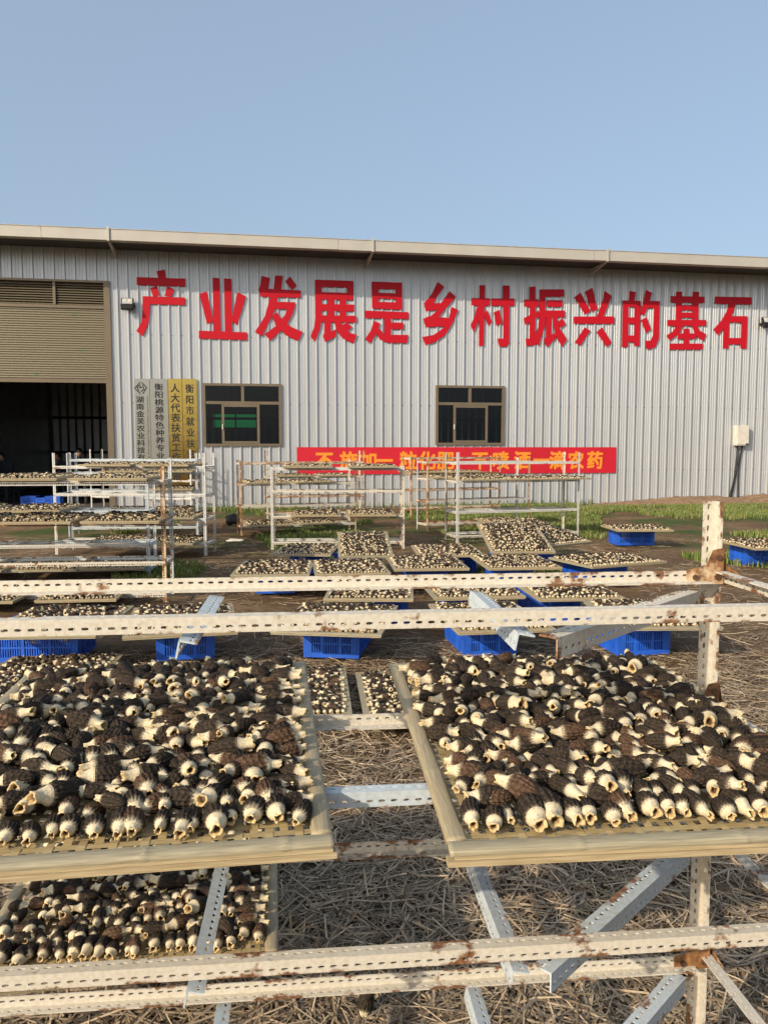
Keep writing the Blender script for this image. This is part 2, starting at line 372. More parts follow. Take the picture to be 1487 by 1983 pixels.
# roof with ribs standing at the eave edge, gutter, brackets
OV = 1.02
RISE = 0.13
mb = MB()
for k in range(int((U1 - U0 + .8) / 0.45)):
    a = U0 - .4 + k * .45
    for x0, x1, h0, h1 in ((a, a + .03, 0, .035), (a + .03, a + .06, .035, 0), (a + .06, a + .45, 0, 0)):
        p = [(x0, -OV, EAVE + .25 + h0), (x1, -OV, EAVE + .25 + h1), (x1, DEP / 2, EAVE + .25 + RISE * 7 + h1), (x0, DEP / 2, EAVE + .25 + RISE * 7 + h0)]
        mb.add(p, [(0, 1, 2, 3)])
        q = [(x0, DEP + .4, EAVE + .25 + h0), (x1, DEP + .4, EAVE + .25 + h1), (x1, DEP / 2, EAVE + .25 + RISE * 7 + h1), (x0, DEP / 2, EAVE + .25 + RISE * 7 + h0)]
        mb.add(q, [(3, 2, 1, 0)])
spart('roof', mb, M['roof'])
spart('eave_shade_sheet', MB().box((U0, -1.04, EAVE + .05), (U1, -.035, EAVE + .062)), M['dark_steel'])  # added dark sheet, its colour standing in for the deep shade under the eave
spart('eave_purlin', MB().box((U0, -.04, WALL_H - .002), (U1, .06, WALL_H + .12)), M['dark_steel'])
def gutter_piece(u0, u1, dz):
    mb = MB(); y0, y1 = -1.10, -.90; z0, z1 = EAVE + dz, EAVE + .235 + dz; th = .006
    mb.box((u0, y0, z0), (u1, y1, z0 + th)); mb.box((u0, y0, z0 + th), (u1, y0 + th, z1)); mb.box((u0, y1 - th, z0 + th), (u1, y1, z1 - .03))
    mb.box((u0, y0 - .012, z1), (u1, y0 + .02, z1 + .012))
    return mb
joints = [U0 - .3, WP(80, 445, 1.1)[0], WP(655, 475, 1.1)[0], WP(1150, 497, 1.1)[0], U1 + .2]
for i, (a, b) in enumerate(zip(joints[:-1], joints[1:])):
    spart('gutter', gutter_piece(a + .004, b - .004, 0.004 * (i % 2)), M['gutter'])
for px, py in ((210, 455), (722, 480), (1176, 500)):
    u = WP(px, py, 1.1)[0]
    b = MB().box((u - .025, -1.13, EAVE - .02), (u + .025, -1.108, EAVE + .29)).box((u - .025, -1.108, EAVE - .025), (u + .025, -.02, EAVE - .004))
    b.add([(u - .02, -1.07, EAVE - .03), (u + .02, -1.07, EAVE - .03), (u + .02, -.03, EAVE - .16), (u - .02, -.03, EAVE - .16), (u - .02, -1.03, EAVE - .03), (u + .02, -1.03, EAVE - .03), (u + .02, -.03, EAVE - .12), (u - .02, -.03, EAVE - .12)],
          [(0, 1, 2, 3), (7, 6, 5, 4), (0, 4, 5, 1), (1, 5, 6, 2), (3, 2, 6, 7), (0, 3, 7, 4)])
    spart('gutter_bracket', b, M['gutter'])
# roller door
jw = 0.12
dr = spart('door_frame', MB().box((D_u1 - jw, -.05, 0), (D_u1 + .02, .10, D_top)).box((D_u0 - .02, -.05, 0), (D_u0 + jw, .10, D_top)).box((D_u0 - .02, -.055, D_top), (D_u1 + .02, .10, D_top + .05)), M['bronze'])
z_sh0 = WP(100, 733)[1]; z_sh1 = WP(100, 596)[1]; z_l0 = WP(100, 590)[1]
mb = MB(); n = 30; h = (z_sh1 - z_sh0) / n
for k in range(n):
    z = z_sh0 + k * h
    mb.add([(D_u0 + jw, .03, z), (D_u1 - jw, .03, z), (D_u1 - jw, .008, z + h * .35), (D_u0 + jw, .008, z + h * .35), (D_u1 - jw, .012, z + h * .8), (D_u0 + jw, .012, z + h * .8), (D_u1 - jw, .03, z + h), (D_u0 + jw, .03, z + h)],
           [(0, 1, 2, 3), (3, 2, 4, 5), (5, 4, 6, 7)])
def shutter_mat():
    m, t, b = newmat('shutter_printed'); L = t.links
    tc = t.nodes.new('ShaderNodeTexCoord'); v = t.nodes.new('ShaderNodeTexVoronoi'); v.inputs['Scale'].default_value = 2.2
    mp = t.nodes.new('ShaderNodeMapping'); mp.inputs['Scale'].default_value = (1, 0, 1.3); L.new(tc.outputs['Object'], mp.inputs[0]); L.new(mp.outputs[0], v.inputs['Vector'])
    n = t.nodes.new('ShaderNodeTexNoise'); n.inputs['Scale'].default_value = 30; L.new(tc.outputs['Object'], n.inputs['Vector'])
    lt = t.nodes.new('ShaderNodeMath'); lt.operation = 'LESS_THAN'; lt.inputs[1].default_value = 0.16; L.new(v.outputs['Distance'], lt.inputs[0])
    gt = t.nodes.new('ShaderNodeMath'); gt.operation = 'GREATER_THAN'; gt.inputs[1].default_value = 0.53; L.new(n.outputs['Fac'], gt.inputs[0])
    mu = t.nodes.new('ShaderNodeMath'); mu.operation = 'MULTIPLY'; L.new(lt.outputs[0], mu.inputs[0]); L.new(gt.outputs[0], mu.inputs[1])
    mx = t.nodes.new('ShaderNodeMix'); mx.data_type = 'RGBA'; mx.inputs[6].default_value = (0.22, 0.19, 0.13, 1); mx.inputs[7].default_value = (0.10, 0.19, 0.11, 1)
    L.new(mu.outputs[0], mx.inputs['Factor']); L.new(mx.outputs[2], b.inputs['Base Color']); b.inputs['Roughness'].default_value = 0.42; b.inputs['Metallic'].default_value = 0.15
    return m
M['shutterp'] = shutter_mat()
spart('shutter_curtain', mb, M['shutterp'])
spart('shutter_bottom_bar', MB().box((D_u0 + jw, -.005, z_sh0 - .09), (D_u1 - jw, .045, z_sh0 - .002)), M['bronze'])
spart('transom_rail', MB().box((D_u0 + jw, -.02, z_sh1 + .003), (D_u1 - jw, .08, z_l0)), M['bronze'])
mb = MB(); nl = 9
for k in range(nl):
    z = z_l0 + .01 + k * (D_top - z_l0 - .02) / nl; hh = (D_top - z_l0) / nl
    mb.add([(D_u0 + jw, -.01, z), (D_u1 - jw, -.01, z), (D_u1 - jw, .05, z + hh * .75), (D_u0 + jw, .05, z + hh * .75)], [(0, 1, 2, 3)])
lv = spart('louvre', mb, M['shutter'])
um = WP(106, 570)[0]
spart('mullion', MB().box((um - .03, -.03, z_l0 + .002), (um + .03, .0, D_top - .002)), M['bronze'], parent=lv)
spart('louvre_backing', MB().box((D_u0 + jw, .07, z_l0 + .002), (D_u1 - jw, .09, D_top - .002)), M['dark_steel'], parent=lv)
# windows
def window(rect, sash_px, mull_px, tr_py, label):
    u0, u1, z0, z1 = rect; f = .06; y0, y1 = -.06, .06
    zt = WP(sash_px[0], tr_py)[1]; um = WP(mull_px, 760)[0]; s0, s1 = WP(sash_px[0], 820)[0], WP(sash_px[1], 820)[0]
    w = empty('window', SH.matrix_world.copy()); w.parent = SH; w.matrix_local = IDN
    fr = MB().box((u0, y0, z0), (u0 + f, y1, z1)).box((u1 - f, y0, z0), (u1, y1, z1)).box((u0 + f, y0 + .002, z0), (u1 - f, y1, z0 + f)).box((u0 + f, y0 + .002, z1 - f), (u1 - f, y1, z1))
    fr.box((u0 + f, y0 + .01, zt - .035), (u1 - f, y1 - .01, zt + .035)).box((um - .035, y0 + .012, zt + .035), (um + .035, y1 - .012, z1 - f))
    spart('window_frame', fr, M['bronze'], parent=w)
    sf = MB(); b = .06
    sf.box((s0, -.05, z0 + f + .003), (s0 + b, -.005, zt - .037)).box((s1 - b, -.05, z0 + f + .003), (s1, -.005, zt - .037)).box((s0 + b, -.049, z0 + f + .003), (s1 - b, -.006, z0 + f + b)).box((s0 + b, -.049, zt - .037 - b), (s1 - b, -.006, zt - .037))
    spart('sliding_sash', sf, M['bronze'], parent=w)
    spart('handle', MB().box((s0 + .005, -.075, (z0 + zt) / 2 - .12), (s0 + .03, -.051, (z0 + zt) / 2 + .0)), M['plastic_grey'], parent=w)
    for a, b_, c, d, yy in ((u0 + f, um - .035, zt + .035, z1 - f, .0), (um + .035, u1 - f, zt + .035, z1 - f, .0), (u0 + f, s0 + .01, z0 + f, zt - .035, .02), (s1 - .01, u1 - f, z0 + f, zt - .035, .02), (s0 + .06, s1 - .06, z0 + f + .06, zt - .097, -.028)):
        spart('pane', MB().add([(a, yy, c), (b_, yy, c), (b_, yy, d), (a, yy, d)], [(0, 1, 2, 3)]), M['glass'], parent=w)
window(W1, (430, 503), 470, 780, '')
window(W2, (877, 943), 909, 782, '')

# ------------------------------------------------------------------ red slogan characters (strokes traced from the photograph)
C1 = (250, 500, 3.304); C2 = (690, 510, 3.540); C3 = (1080, 540, 3.654)
CH = [
 ('产', C1, [[(176,82),(230,72),(236,125),(188,128)], [(50,120),(362,130),(362,181),(50,170)], [(135,190),(180,176),(196,236),(155,246)], [(245,176),(290,200),(272,246),(228,242)], [(88,242),(360,251),(358,300),(88,292)], [(88,285),(136,285),(134,340),(125,420),(88,500),(48,465),(80,410),(88,340)]]),
 ('业', C1, [[(536,124),(580,127),(588,470),(540,468)], [(608,128),(656,132),(660,474),(614,470)], [(450,228),(497,212),(542,405),(500,422)], [(693,216),(749,244),(693,425),(655,403)], [(447,463),(756,474),(755,524),(447,513)]]),
 ('发', C1, [[(848,112),(902,126),(892,195),(1100,205),(1098,253),(845,246),(828,203),(840,170)], [(935,110),(985,112),(975,200),(925,200)], [(1030,116),(1073,175),(1042,202),(999,148)], [(905,240),(955,240),(935,330),(850,500),(806,472),(870,370)], [(930,278),(1064,281),(1060,325),(925,325)], [(1016,300),(1064,283),(1050,350),(1010,425),(905,528),(867,485),(945,430),(1000,360)], [(915,370),(945,345),(985,400),(1040,440),(1112,472),(1082,532),(1000,490),(940,430)]]),
 ('展', C1, [[(1190,136),(1434,145),(1434,188),(1190,182)], [(1395,180),(1434,182),(1434,268),(1395,265)], [(1190,215),(1434,222),(1434,268),(1190,262)], [(1190,136),(1232,138),(1232,400),(1222,450),(1190,534),(1160,500),(1185,440),(1192,380)], [(1200,292),(1440,296),(1440,340),(1200,335)], [(1200,364),(1452,368),(1454,412),(1200,406)], [(1272,262),(1312,262),(1312,370),(1272,370)], [(1348,262),(1388,262),(1388,370),(1348,370)], [(1250,400),(1292,402),(1290,470),(1322,455),(1325,500),(1256,537),(1240,495),(1250,480)], [(1310,400),(1352,405),(1375,445),(1420,480),(1457,490),(1436,546),(1370,515),(1330,470)], [(1362,430),(1392,410),(1428,440),(1395,470)]]),
 ('是', C2, [[(106,124),(152,126),(152,310),(108,308)], [(270,130),(314,132),(314,318),(270,316)], [(106,124),(314,132),(314,178),(106,175)], [(150,200),(272,205),(272,245),(150,240)], [(108,262),(314,268),(314,318),(108,308)], [(60,323),(357,334),(357,382),(60,374)], [(192,375),(238,378),(238,500),(192,495)], [(236,404),(322,407),(322,452),(236,450)], [(120,393),(162,412),(150,460),(95,550),(60,518),(100,460)], [(130,465),(160,450),(195,490),(357,490),(347,546),(215,545),(160,520)]]),
 ('乡', C2, [[(557,126),(603,160),(545,240),(530,275),(463,275),(520,205)], [(463,272),(590,272),(575,315),(475,328)], [(640,190),(683,230),(590,335),(560,375),(495,375),(545,330),(580,272)], [(458,380),(500,360),(640,375),(625,430),(475,438)], [(652,298),(698,318),(665,400),(610,490),(540,540),(475,560),(450,505),(530,490),(600,440),(635,370)]]),
 ('村', C2, [[(790,238),(914,238),(912,290),(790,288)], [(842,150),(882,148),(872,568),(838,566)], [(828,286),(850,310),(842,380),(805,472),(783,425),(815,350)], [(873,345),(896,320),(930,402),(903,428)], [(922,240),(1083,240),(1083,290),(922,290)], [(1005,150),(1050,153),(1048,550),(1030,570),(978,570),(968,515),(1005,515)], [(942,335),(980,318),(998,412),(958,426)]]),
 ('振', C2, [[(1150,248),(1248,245),(1248,296),(1150,296)], [(1187,160),(1228,158),(1226,560),(1165,565),(1158,515),(1186,515)], [(1147,375),(1250,322),(1250,365),(1157,422)], [(1257,178),(1423,177),(1423,228),(1257,228)], [(1257,178),(1296,178),(1293,420),(1250,568),(1215,530),(1245,440),(1254,370)], [(1305,252),(1412,252),(1412,298),(1305,298)], [(1288,322),(1427,322),(1427,370),(1288,368)], [(1300,365),(1338,365),(1335,490),(1360,475),(1362,520),(1305,575),(1283,525),(1298,505)], [(1340,365),(1375,368),(1390,440),(1442,520),(1410,572),(1365,500)], [(1408,375),(1434,415),(1400,445),(1380,405)]]),
 ('兴', C3, [[(117,130),(160,96),(230,230),(192,253)], [(192,90),(244,62),(280,218),(235,232)], [(330,84),(381,120),(322,268),(275,268),(318,150)], [(113,266),(398,265),(398,318),(113,317)], [(190,343),(230,366),(158,472),(119,450)], [(311,341),(381,452),(345,481),(273,378)]]),
 ('的', C3, [[(508,84),(551,94),(540,158),(500,155)], [(460,152),(500,152),(497,482),(453,482)], [(543,155),(584,155),(578,475),(540,475)], [(460,152),(584,155),(584,198),(460,198)], [(495,272),(547,272),(547,317),(495,317)], [(495,400),(547,400),(547,447),(495,447)], [(622,77),(665,97),(640,190),(610,260),(583,242),(605,160)], [(612,155),(720,156),(714,420),(690,480),(660,497),(626,496),(615,437),(655,437),(672,400),(680,207),(612,205)], [(588,292),(625,270),(658,356),(622,384)]]),
 ('基', C3, [[(837,90),(878,90),(874,300),(834,300)], [(955,90),(998,90),(992,300),(950,300)], [(797,121),(1037,125),(1037,170),(797,166)], [(860,185),(965,185),(965,222),(860,222)], [(860,238),(965,238),(965,275),(860,275)], [(775,290),(1048,290),(1048,333),(775,333)], [(838,328),(885,328),(860,385),(790,438),(768,400),(815,370)], [(945,328),(985,328),(1000,365),(1049,392),(1030,441),(975,405)], [(890,352),(928,352),(926,462),(890,462)], [(850,385),(975,385),(975,425),(845,425)], [(790,457),(1025,458),(1022,500),(790,500)]]),
 ('石', C3, [[(1112,125),(1372,130),(1372,182),(1112,176)], [(1212,178),(1258,178),(1240,235),(1200,310),(1133,400),(1100,358),(1160,290),(1190,235)], [(1172,300),(1213,262),(1207,493),(1167,493)], [(1200,262),(1341,264),(1340,310),(1200,308)], [(1298,264),(1341,264),(1334,493),(1290,493)], [(1200,418),(1300,418),(1300,464),(1200,462)]]),
]
order = ['first', 'second', 'third', 'fourth', 'fifth', 'sixth', 'seventh', 'eighth', 'ninth', 'tenth', 'eleventh', 'last']
for ci, (ch, (ox, oy, s), strokes) in enumerate(CH):
    mb = MB(); allp = [WP(ox + x / s, oy + y / s, .05) for st in strokes for x, y in st]
    cu = sum(p[0] for p in allp) / len(allp); cz = min(p[1] for p in allp)
    for k, st in enumerate(strokes):
        poly = [WP(ox + x / s, oy + y / s, .05) for x, y in st]
        mb.prism([(u - cu, z - cz) for u, z in poly], -.002 - .0005 * k, .004 - .0003 * k)
    me = mb.mesh('sign_character', M['red'])
    bm = bmesh.new(); bm.from_mesh(me); bmesh.ops.triangulate(bm, faces=[f for f in bm.faces if len(f.verts) > 4]); bmesh.ops.recalc_face_normals(bm, faces=bm.faces[:]); bm.to_mesh(me); bm.free()
    o = obj('sign_character', me, mw=SH.matrix_world @ Matrix.Translation((cu, -.042, cz)))
    tag(o, f'big red cut-out Chinese character {ch}, {order[ci]} of the slogan on the shed wall', 'sign letter', 'red slogan characters on the wall')

# ------------------------------------------------------------------ plaques, banner, lamps, meter box
BOLD = [(0, 0), (1, 1), (-1, -1), (1, -1), (-1, 1)]
def vtext(parent, chars, uc, ztop, zbot, wid, y, mat, off=0.012, name='lettering'):
    n = len(chars); step = (ztop - zbot) / n
    mb = MB()
    for i, c in enumerate(chars):
        vs, fs = text_mesh(c, off)
        a, b = vs.min(0), vs.max(0); sc = wid
        zc = ztop - step * (i + .5)
        mb.add([(uc + (v[0] - .5) * sc, y, zc + (v[1] - .38) * min(step * .98, wid * 1.15)) for v in vs], fs)
    return spart(name, mb, mat, parent=parent)
PL = [((263, 293), '湖南金芙农业科技有限公司', 'silver', 'silver plaque with diamond emblem and black vertical lettering beside the door', 0.19),
      ((293, 328), '衡阳桃源特色种养专业合作社', 'silver', 'silver plaque with black vertical lettering between emblem plaque and gold plaques', 0.21),
      ((328, 355), '人大代表扶贫工作基地', 'gold', 'gold plaque hung next to the silver plaques', 0.22),
      ((355, 384), '衡阳市就业扶贫基地', 'gold', 'gold plaque hung nearest the bronze window', 0.20)]
for (x0, x1), txt, mt, lab, wid in PL:
    u0, u1 = WP(x0, 830)[0] + .003, WP(x1, 830)[0] - .003
    z1 = WP((x0 + x1) / 2, 734)[1]; z0 = z1 - 2.55
    root = empty('plaque', SH.matrix_world @ Matrix.Translation((u0, -.05, z0)))
    tag(root, lab, 'plaque', 'plaques by the door')
    me = MB().box((0, -.012, 0), (u1 - u0, .014, z1 - z0)).mesh('board', M[mt]); bevel(me, .004, 1)
    obj('board', me, root, local=IDN)
    uc = (u1 - u0) / 2
    zt = z1 - z0 - (.40 if '湖' in txt else .10)
    if '湖' in txt:
        uc -= .05
        mb = MB(); c0 = Vector((uc + .02, 0, z1 - z0 - .22))
        def dia(r0, r1, a0, a1):
            pts = []
            for q in range(4): pass
            A = lambda r, a: (c0.x + r * math.cos(a), c0.z + r * math.sin(a))
            k = [a0 + (a1 - a0) * i / 2 for i in range(3)]
            return [A(r0, a) for a in k] + [A(r1, a) for a in reversed(k)]
        for rr0, rr1, aa, bb in ((.155, .125, R(90), R(270)), (.155, .125, R(-70), R(80)), (.10, .07, R(90), R(240)), (.10, .07, R(-90), R(60)), (.05, .0, R(0), R(180))):
            p = dia(rr0, rr1, aa, bb); mb.add([(x, -.0145, z) for x, z in p], [(0, 1, 4, 5), (1, 2, 3, 4)])
        obj('emblem', mb.mesh('emblem', M['black']), root, local=IDN)
        vs, fs = text_mesh('HUNAN JINFU AGRICULTURAL SCIENCE AND TECHNOLOGY CO.', 0.0)
        L_ = vs[:, 0].max(); sc = 2.0 / L_
        mb = MB(); mb.add([(uc + .155 + v[1] * .055, -.0148, zt - v[0] * sc) for v in vs], fs)
        obj('small_lettering', mb.mesh('small_lettering', M['black']), root, local=IDN)
    mb = MB(); n = len(txt); zb = .10; step = (zt - zb) / n
    for i, c in enumerate(txt):
        vs, fs = text_mesh(c)
        zc = zt - step * (i + .5); hh = min(step * .95, wid * 1.1)
        for kk, (ddx, ddz) in enumerate(BOLD): mb.add([(uc + (v[0] - .5 + ddx * .022) * wid, -.0150 - .0003 * kk, zc + (v[1] - .38 + ddz * .018) * hh) for v in vs], fs)
    obj('lettering', mb.mesh('lettering', M['black']), root, local=IDN)
# banner
u0, u1 = WP(575, 892)[0], WP(1191, 890)[0]; z1 = WP(743, 866)[1]; z0 = WP(743, 918)[1]
root = empty('banner', SH.matrix_world @ Matrix.Translation((u0, -.045, z0))); tag(root, 'long red cloth banner with orange lettering tied across the wall', 'banner')
NX, NZ = 160, 14; BW, BH = u1 - u0, z1 - z0
def bw(x, z): return .006 * mnoise.noise(Vector((x * 2.2 + z * 2.5, z * 1.4 - x * .8, 2))) + .004 * mnoise.noise(Vector((x * 6 + z * 7, z * 5, 7)))
vs = [(BW * i / NX, bw(BW * i / NX, BH * j / NZ), BH * j / NZ) for j in range(NZ + 1) for i in range(NX + 1)]
fs = [(j*(NX+1)+i, j*(NX+1)+i+1, (j+1)*(NX+1)+i+1, (j+1)*(NX+1)+i) for j in range(NZ) for i in range(NX)]
me = MB().add(vs, fs).mesh('cloth', M['banner'], True)
obj('cloth', me, root, local=IDN)
mb = MB()
slots = [(c, WP(x, 890)[0] - u0) for c, x in zip('不施加一粒化肥', (628, 675, 713, 743, 790, 826, 862))] + [(c, WP(x, 890)[0] - u0) for c, x in zip('不喷洒一滴农药', (928, 968, 1010, 1047, 1078, 1113, 1150))]
for si, (c, uc) in enumerate(slots):
    if si == 7: obj('lettering', mb.mesh('lettering', M['orange']), root, local=IDN); mb = MB()
    vs, fs = text_mesh(c)
    hh = .48; ww = .46
    for kk, (ddx, ddz) in enumerate(BOLD): mb.add([(uc + (v[0] - .5 + ddx * .03) * ww, bw(uc + (v[0] - .5) * ww, BH * .5 + (v[1] - .38) * hh) - .005 - .0004 * kk, BH * .5 + (v[1] - .38 + ddz * .03) * hh) for v in vs], fs)
obj('lettering', mb.mesh('lettering', M['orange']), root, local=IDN)
# floodlights
def floodlight(px, py, lab):
    u, z = WP(px, py, .1)
    root = empty('floodlight', SH.matrix_world @ Matrix.Translation((u, -.03, z))); tag(root, lab, 'floodlight', 'floodlights on the wall')
    T = Matrix.Rotation(R(-25), 4, 'X')
    me = MB().box((-.14, -.10, -.15), (.14, -.02, .15)).mesh('housing', M['black']); bevel(me, .012, 2)
    h = obj('housing', me, root, local=Matrix.Translation((0, -.08, 0)) @ T)
    obj('lens', MB().box((-.115, -.108, -.02), (.115, -.101, .125)).mesh('lens', M['led']), h, local=IDN)
    for sx in (-.055, .055): obj('led_chip', MB().box((sx - .035, -.113, .03), (sx + .035, -.109, .10)).mesh('led_chip', M['plastic_grey']), h, local=IDN)
    obj('bracket', MB().box((-.16, -.12, -.02), (-.145, .0, .02)).box((.145, -.12, -.02), (.16, .0, .02)).box((-.16, -.012, -.02), (.16, .0, .02)).mesh('bracket', M['dark_steel']), root, local=IDN)
floodlight(248, 592, 'black floodlight beside the roller door')
floodlight(1482, 627, 'black floodlight after the last slogan character')
# meter box
u0, u1 = WP(1417, 845)[0], WP(1441, 845)[0]; z1 = WP(1428, 824)[1]; z0 = WP(1428, 863)[1]
root = empty('meter_box', SH.matrix_world @ Matrix.Translation(((u0 + u1) / 2, -.03, z0))); tag(root, 'pale grey electric meter box on the wall with black cables below', 'meter box')
hw = (u1 - u0) / 2; hh = z1 - z0
me = MB().box((-hw, -.17, 0), (hw, .0, hh)).mesh('case', M['plastic_grey']); bevel(me, .01, 2); obj('case', me, root, local=IDN)
obj('door', MB().box((-hw + .02, -.182, .03), (hw - .02, -.172, hh - .07)).mesh('door', M['plastic_grey']), root, local=IDN)
obj('latch', MB().box((hw - .10, -.19, .015), (hw - .03, -.172, .06)).mesh('latch', M['black']), root, local=IDN)
zg = -z0 + .12
for k, (xa, xm, xb) in enumerate(((-.10, -.06, -.28), (-.07, -.09, -.22), (.08, -.02, -.20), (.10, .0, .02))):
    pts = [(xa + (xm - xa) * math.sin(t * math.pi / 2) * (1 - t) * 2 + (xb - xa) * t * t, -.06 + .012 * k, zg * t) for t in [i / 12 for i in range(13)]]
    obj('cable', MB().tube(pts, .016, 6).mesh('cable', M['rubber'], True), root, local=IDN)
# earth bank against the wall on the right
mb = MB(); n = 90; m_ = 10
ua, ub = WP(1130, 975)[0], U1
vs = []
for i in range(n + 1):
    u = ua + (ub - ua) * i / n; amp = .24 * min(1, i / 25) * (0.75 + .4 * mnoise.noise(Vector((u * 1.1, 0, 0))))
    for j in range(m_ + 1):
        t = j / m_; y = -1.3 * t
        z = amp * (1 - t) ** 1.3 + .035 * mnoise.noise(Vector((u * 7, y * 7, 0))) * (1 - t * .6) + .02 * mnoise.noise(Vector((u * 19, y * 19, 5))) - .03 * t
        vs.append((u, y - .035, z))
fs = [(i*(m_+1)+j, i*(m_+1)+j+1, (i+1)*(m_+1)+j+1, (i+1)*(m_+1)+j) for i in range(n) for j in range(m_)]
tag(obj('earth_bank', MB().add(vs, fs).mesh('earth_bank', M['mound'], True), mw=SH.matrix_world.copy()), kind='structure')

# ------------------------------------------------------------------ slotted angle steel
_ang = {}
def angle_mesh(L, W, pitch, near, mat):
    L = round(L, 2); key = (L, W, pitch, near, mat)
    if key in _ang: return _ang[key]
    mb = MB(); n = max(1, int(round(L / pitch))); p = L / n; t = 0.003 if near else 0.0025
    hw, hh = p * .28, W * .10 if near else W * .13
    wc = W * .62
    for fl in (0, 1):
        P = (lambda s, a, q: (s, a, q)) if fl == 0 else (lambda s, a, q: (s, q, a))
        if near:
            hole = [(math.copysign(hw - hh, math.cos(a)) + math.cos(a) * hh if abs(math.cos(a)) > .1 else 0, math.sin(a) * hh) for a in [math.pi / 4 * k for k in range(8)]]
            for layer in (0, t):
                for i in range(n):
                    c = (i + .5) * p; a, b = i * p, (i + 1) * p
                    outer = [(b, wc), (b, W), (c, W), (a, W), (a, wc), (a, 0), (c, 0), (b, 0)]
                    inner = [(c + hx, wc + hz) for hx, hz in hole]
                    vs = [P(s_, q, layer) for s_, q in outer] + [P(s_, q, layer) for s_, q in inner]
                    mb.add(vs, [(k, (k + 1) % 8, 8 + (k + 1) % 8, 8 + k) for k in range(8)])
            for i in range(n):
                c = (i + .5) * p; inner = [(c + hx, wc + hz) for hx, hz in hole]
                mb.add([P(s_, q, 0) for s_, q in inner] + [P(s_, q, t) for s_, q in inner], [(k, (k + 1) % 8, 8 + (k + 1) % 8, 8 + k) for k in range(8)])
            mb.add([P(0, W, 0), P(L, W, 0), P(L, W, t), P(0, W, t)], [(0, 1, 2, 3)])
            for e in (0, L): mb.add([P(e, 0, 0), P(e, W, 0), P(e, W, t), P(e, 0, t)], [(0, 1, 2, 3)])
        else:
            mb.add([P(0, 0, 0), P(L, 0, 0), P(L, wc - hh, 0), P(0, wc - hh, 0)], [(0, 1, 2, 3)])
            mb.add([P(0, wc + hh, 0), P(L, wc + hh, 0), P(L, W, 0), P(0, W, 0)], [(0, 1, 2, 3)])
            for i in range(n + 1):
                a = max(0, (i - .5) * p + hw); b = min(L, (i + .5) * p - hw)
                mb.add([P(a, wc - hh, 0), P(b, wc - hh, 0), P(b, wc + hh, 0), P(a, wc + hh, 0)], [(0, 1, 2, 3)])
    me = mb.mesh('slotted_angle', mat); _ang[key] = me; return me
def member(name, parent, p0, p1, a, b, W, pitch, near, mat):
    p0, p1, a, b = Vector(p0), Vector(p1), Vector(a), Vector(b)
    d = (p1 - p0); L = d.length; d /= L
    a = (a - d * a.dot(d)).normalized(); b = (b - d * b.dot(d) - a * b.dot(a)).normalized()
    return obj(name, angle_mesh(L, W, pitch, near, mat), parent, local=frame(p0, d, a, b))

RACKS = {}
def rack(key, FL, FR, levels, post_h, label, depth=.42, mat='white', mats=None, ext=0.0, extr=0.0, W=.038, pitch=.025, near=False, rear_dz=0.0, cross=2):
    a, b = Vector(FL), Vector(FR); x = (b - a); L = x.length; x.normalize(); y = Vector((-x.y, x.x, 0))
    a = a - x * ext; L += ext + extr
    root = empty('slotted_angle_rack', frame(a, x, y, Vector((0, 0, 1)))); tag(root, label, 'rack', 'slotted angle drying racks')
    mm = mats or [mat]
    pick = lambda: M[rng.choice(mm)]
    X, Y, Z = Vector((1, 0, 0)), Vector((0, 1, 0)), Vector((0, 0, 1))
    for px_, sx in ((0, 1), (L, -1)):
        for py_, sy in ((0, 1), (depth, -1)):
            hgt = post_h if py_ == 0 else post_h + rear_dz
            member('post', root, (px_, py_, 0), (px_, py_, hgt), X * sx, Y * sy, W, pitch, near, pick())
    for z in levels:
        member('rail', root, (.004, -.005, z), (L - .004, -.005, z), -Z, Y, W, pitch, near, pick())
        member('rail', root, (.004, depth + .005, z - W), (L - .004, depth + .005, z - W), Z, -Y, W, pitch, near, pick())
        for px_, sx in ((-.005, 1), (L + .005, -1)):
            member('side_rail', root, (px_, .01, z - .004), (px_, depth - .01, z - .004), -Z, X * sx, W, pitch, near, pick())
        for k in range(cross):
            xx = L * (k + 1) / (cross + 1)
            member('cross_member', root, (xx, 0.0, z - .006), (xx, depth, z - .006), -Z, X, W * .8, pitch, near, pick())
    RACKS[key] = (root, L, depth, levels)
    return root

# far racks, from where their feet meet the ground
rack('A', G(-190, 1175), G(324, 1166), [.09, .40, .79, 1.19], 1.33, 'rusty cream rack in front of the pale blue rack by the roller door', mats=['cream', 'rust', 'paleblue'], rear_dz=.06)
rack('A2', G(-120, 1122), G(292, 1115), [.10, .38, .77, 1.10], 1.16, 'pale blue white rack behind the rusty cream rack', mats=['paleblue', 'white'], depth=.45)
rack('B', G(108, 1074), G(401, 1076), [.18, .52, .86, 1.24], 1.42, 'tall clean white rack standing before the plaques', mats=['white'], depth=.5)
rack('C', G(134, 1040), G(385, 1037), [.16, .42, .78, 1.08, 1.30], 1.40, 'white rack between the tall white rack and the shed', mats=['white', 'paleblue'], depth=.5)
rack('D', G(177, 984), G(372, 990), [.30, .72, 1.12], 1.45, 'white rack standing against the shed beside the door opening', mats=['white'], depth=.45)
rack('E1', G(525.5, 1065), G(783, 1063), [.12, .50, .87, 1.20], 1.22, 'cream rack before the banner with trays on its top shelf', mats=['cream', 'white'])
rack('E2', G(467, 1037), G(690, 1029), [.16, .50, .88, 1.24], 1.28, 'rusty cream rack directly behind the cream banner rack', mats=['cream', 'rust'])
rack('E3', G(517, 1008), G(705, 1004), [.15, .50, .90, 1.20], 1.43, 'weathered rack closest to the wall under the banner', mats=['cream', 'rust'])
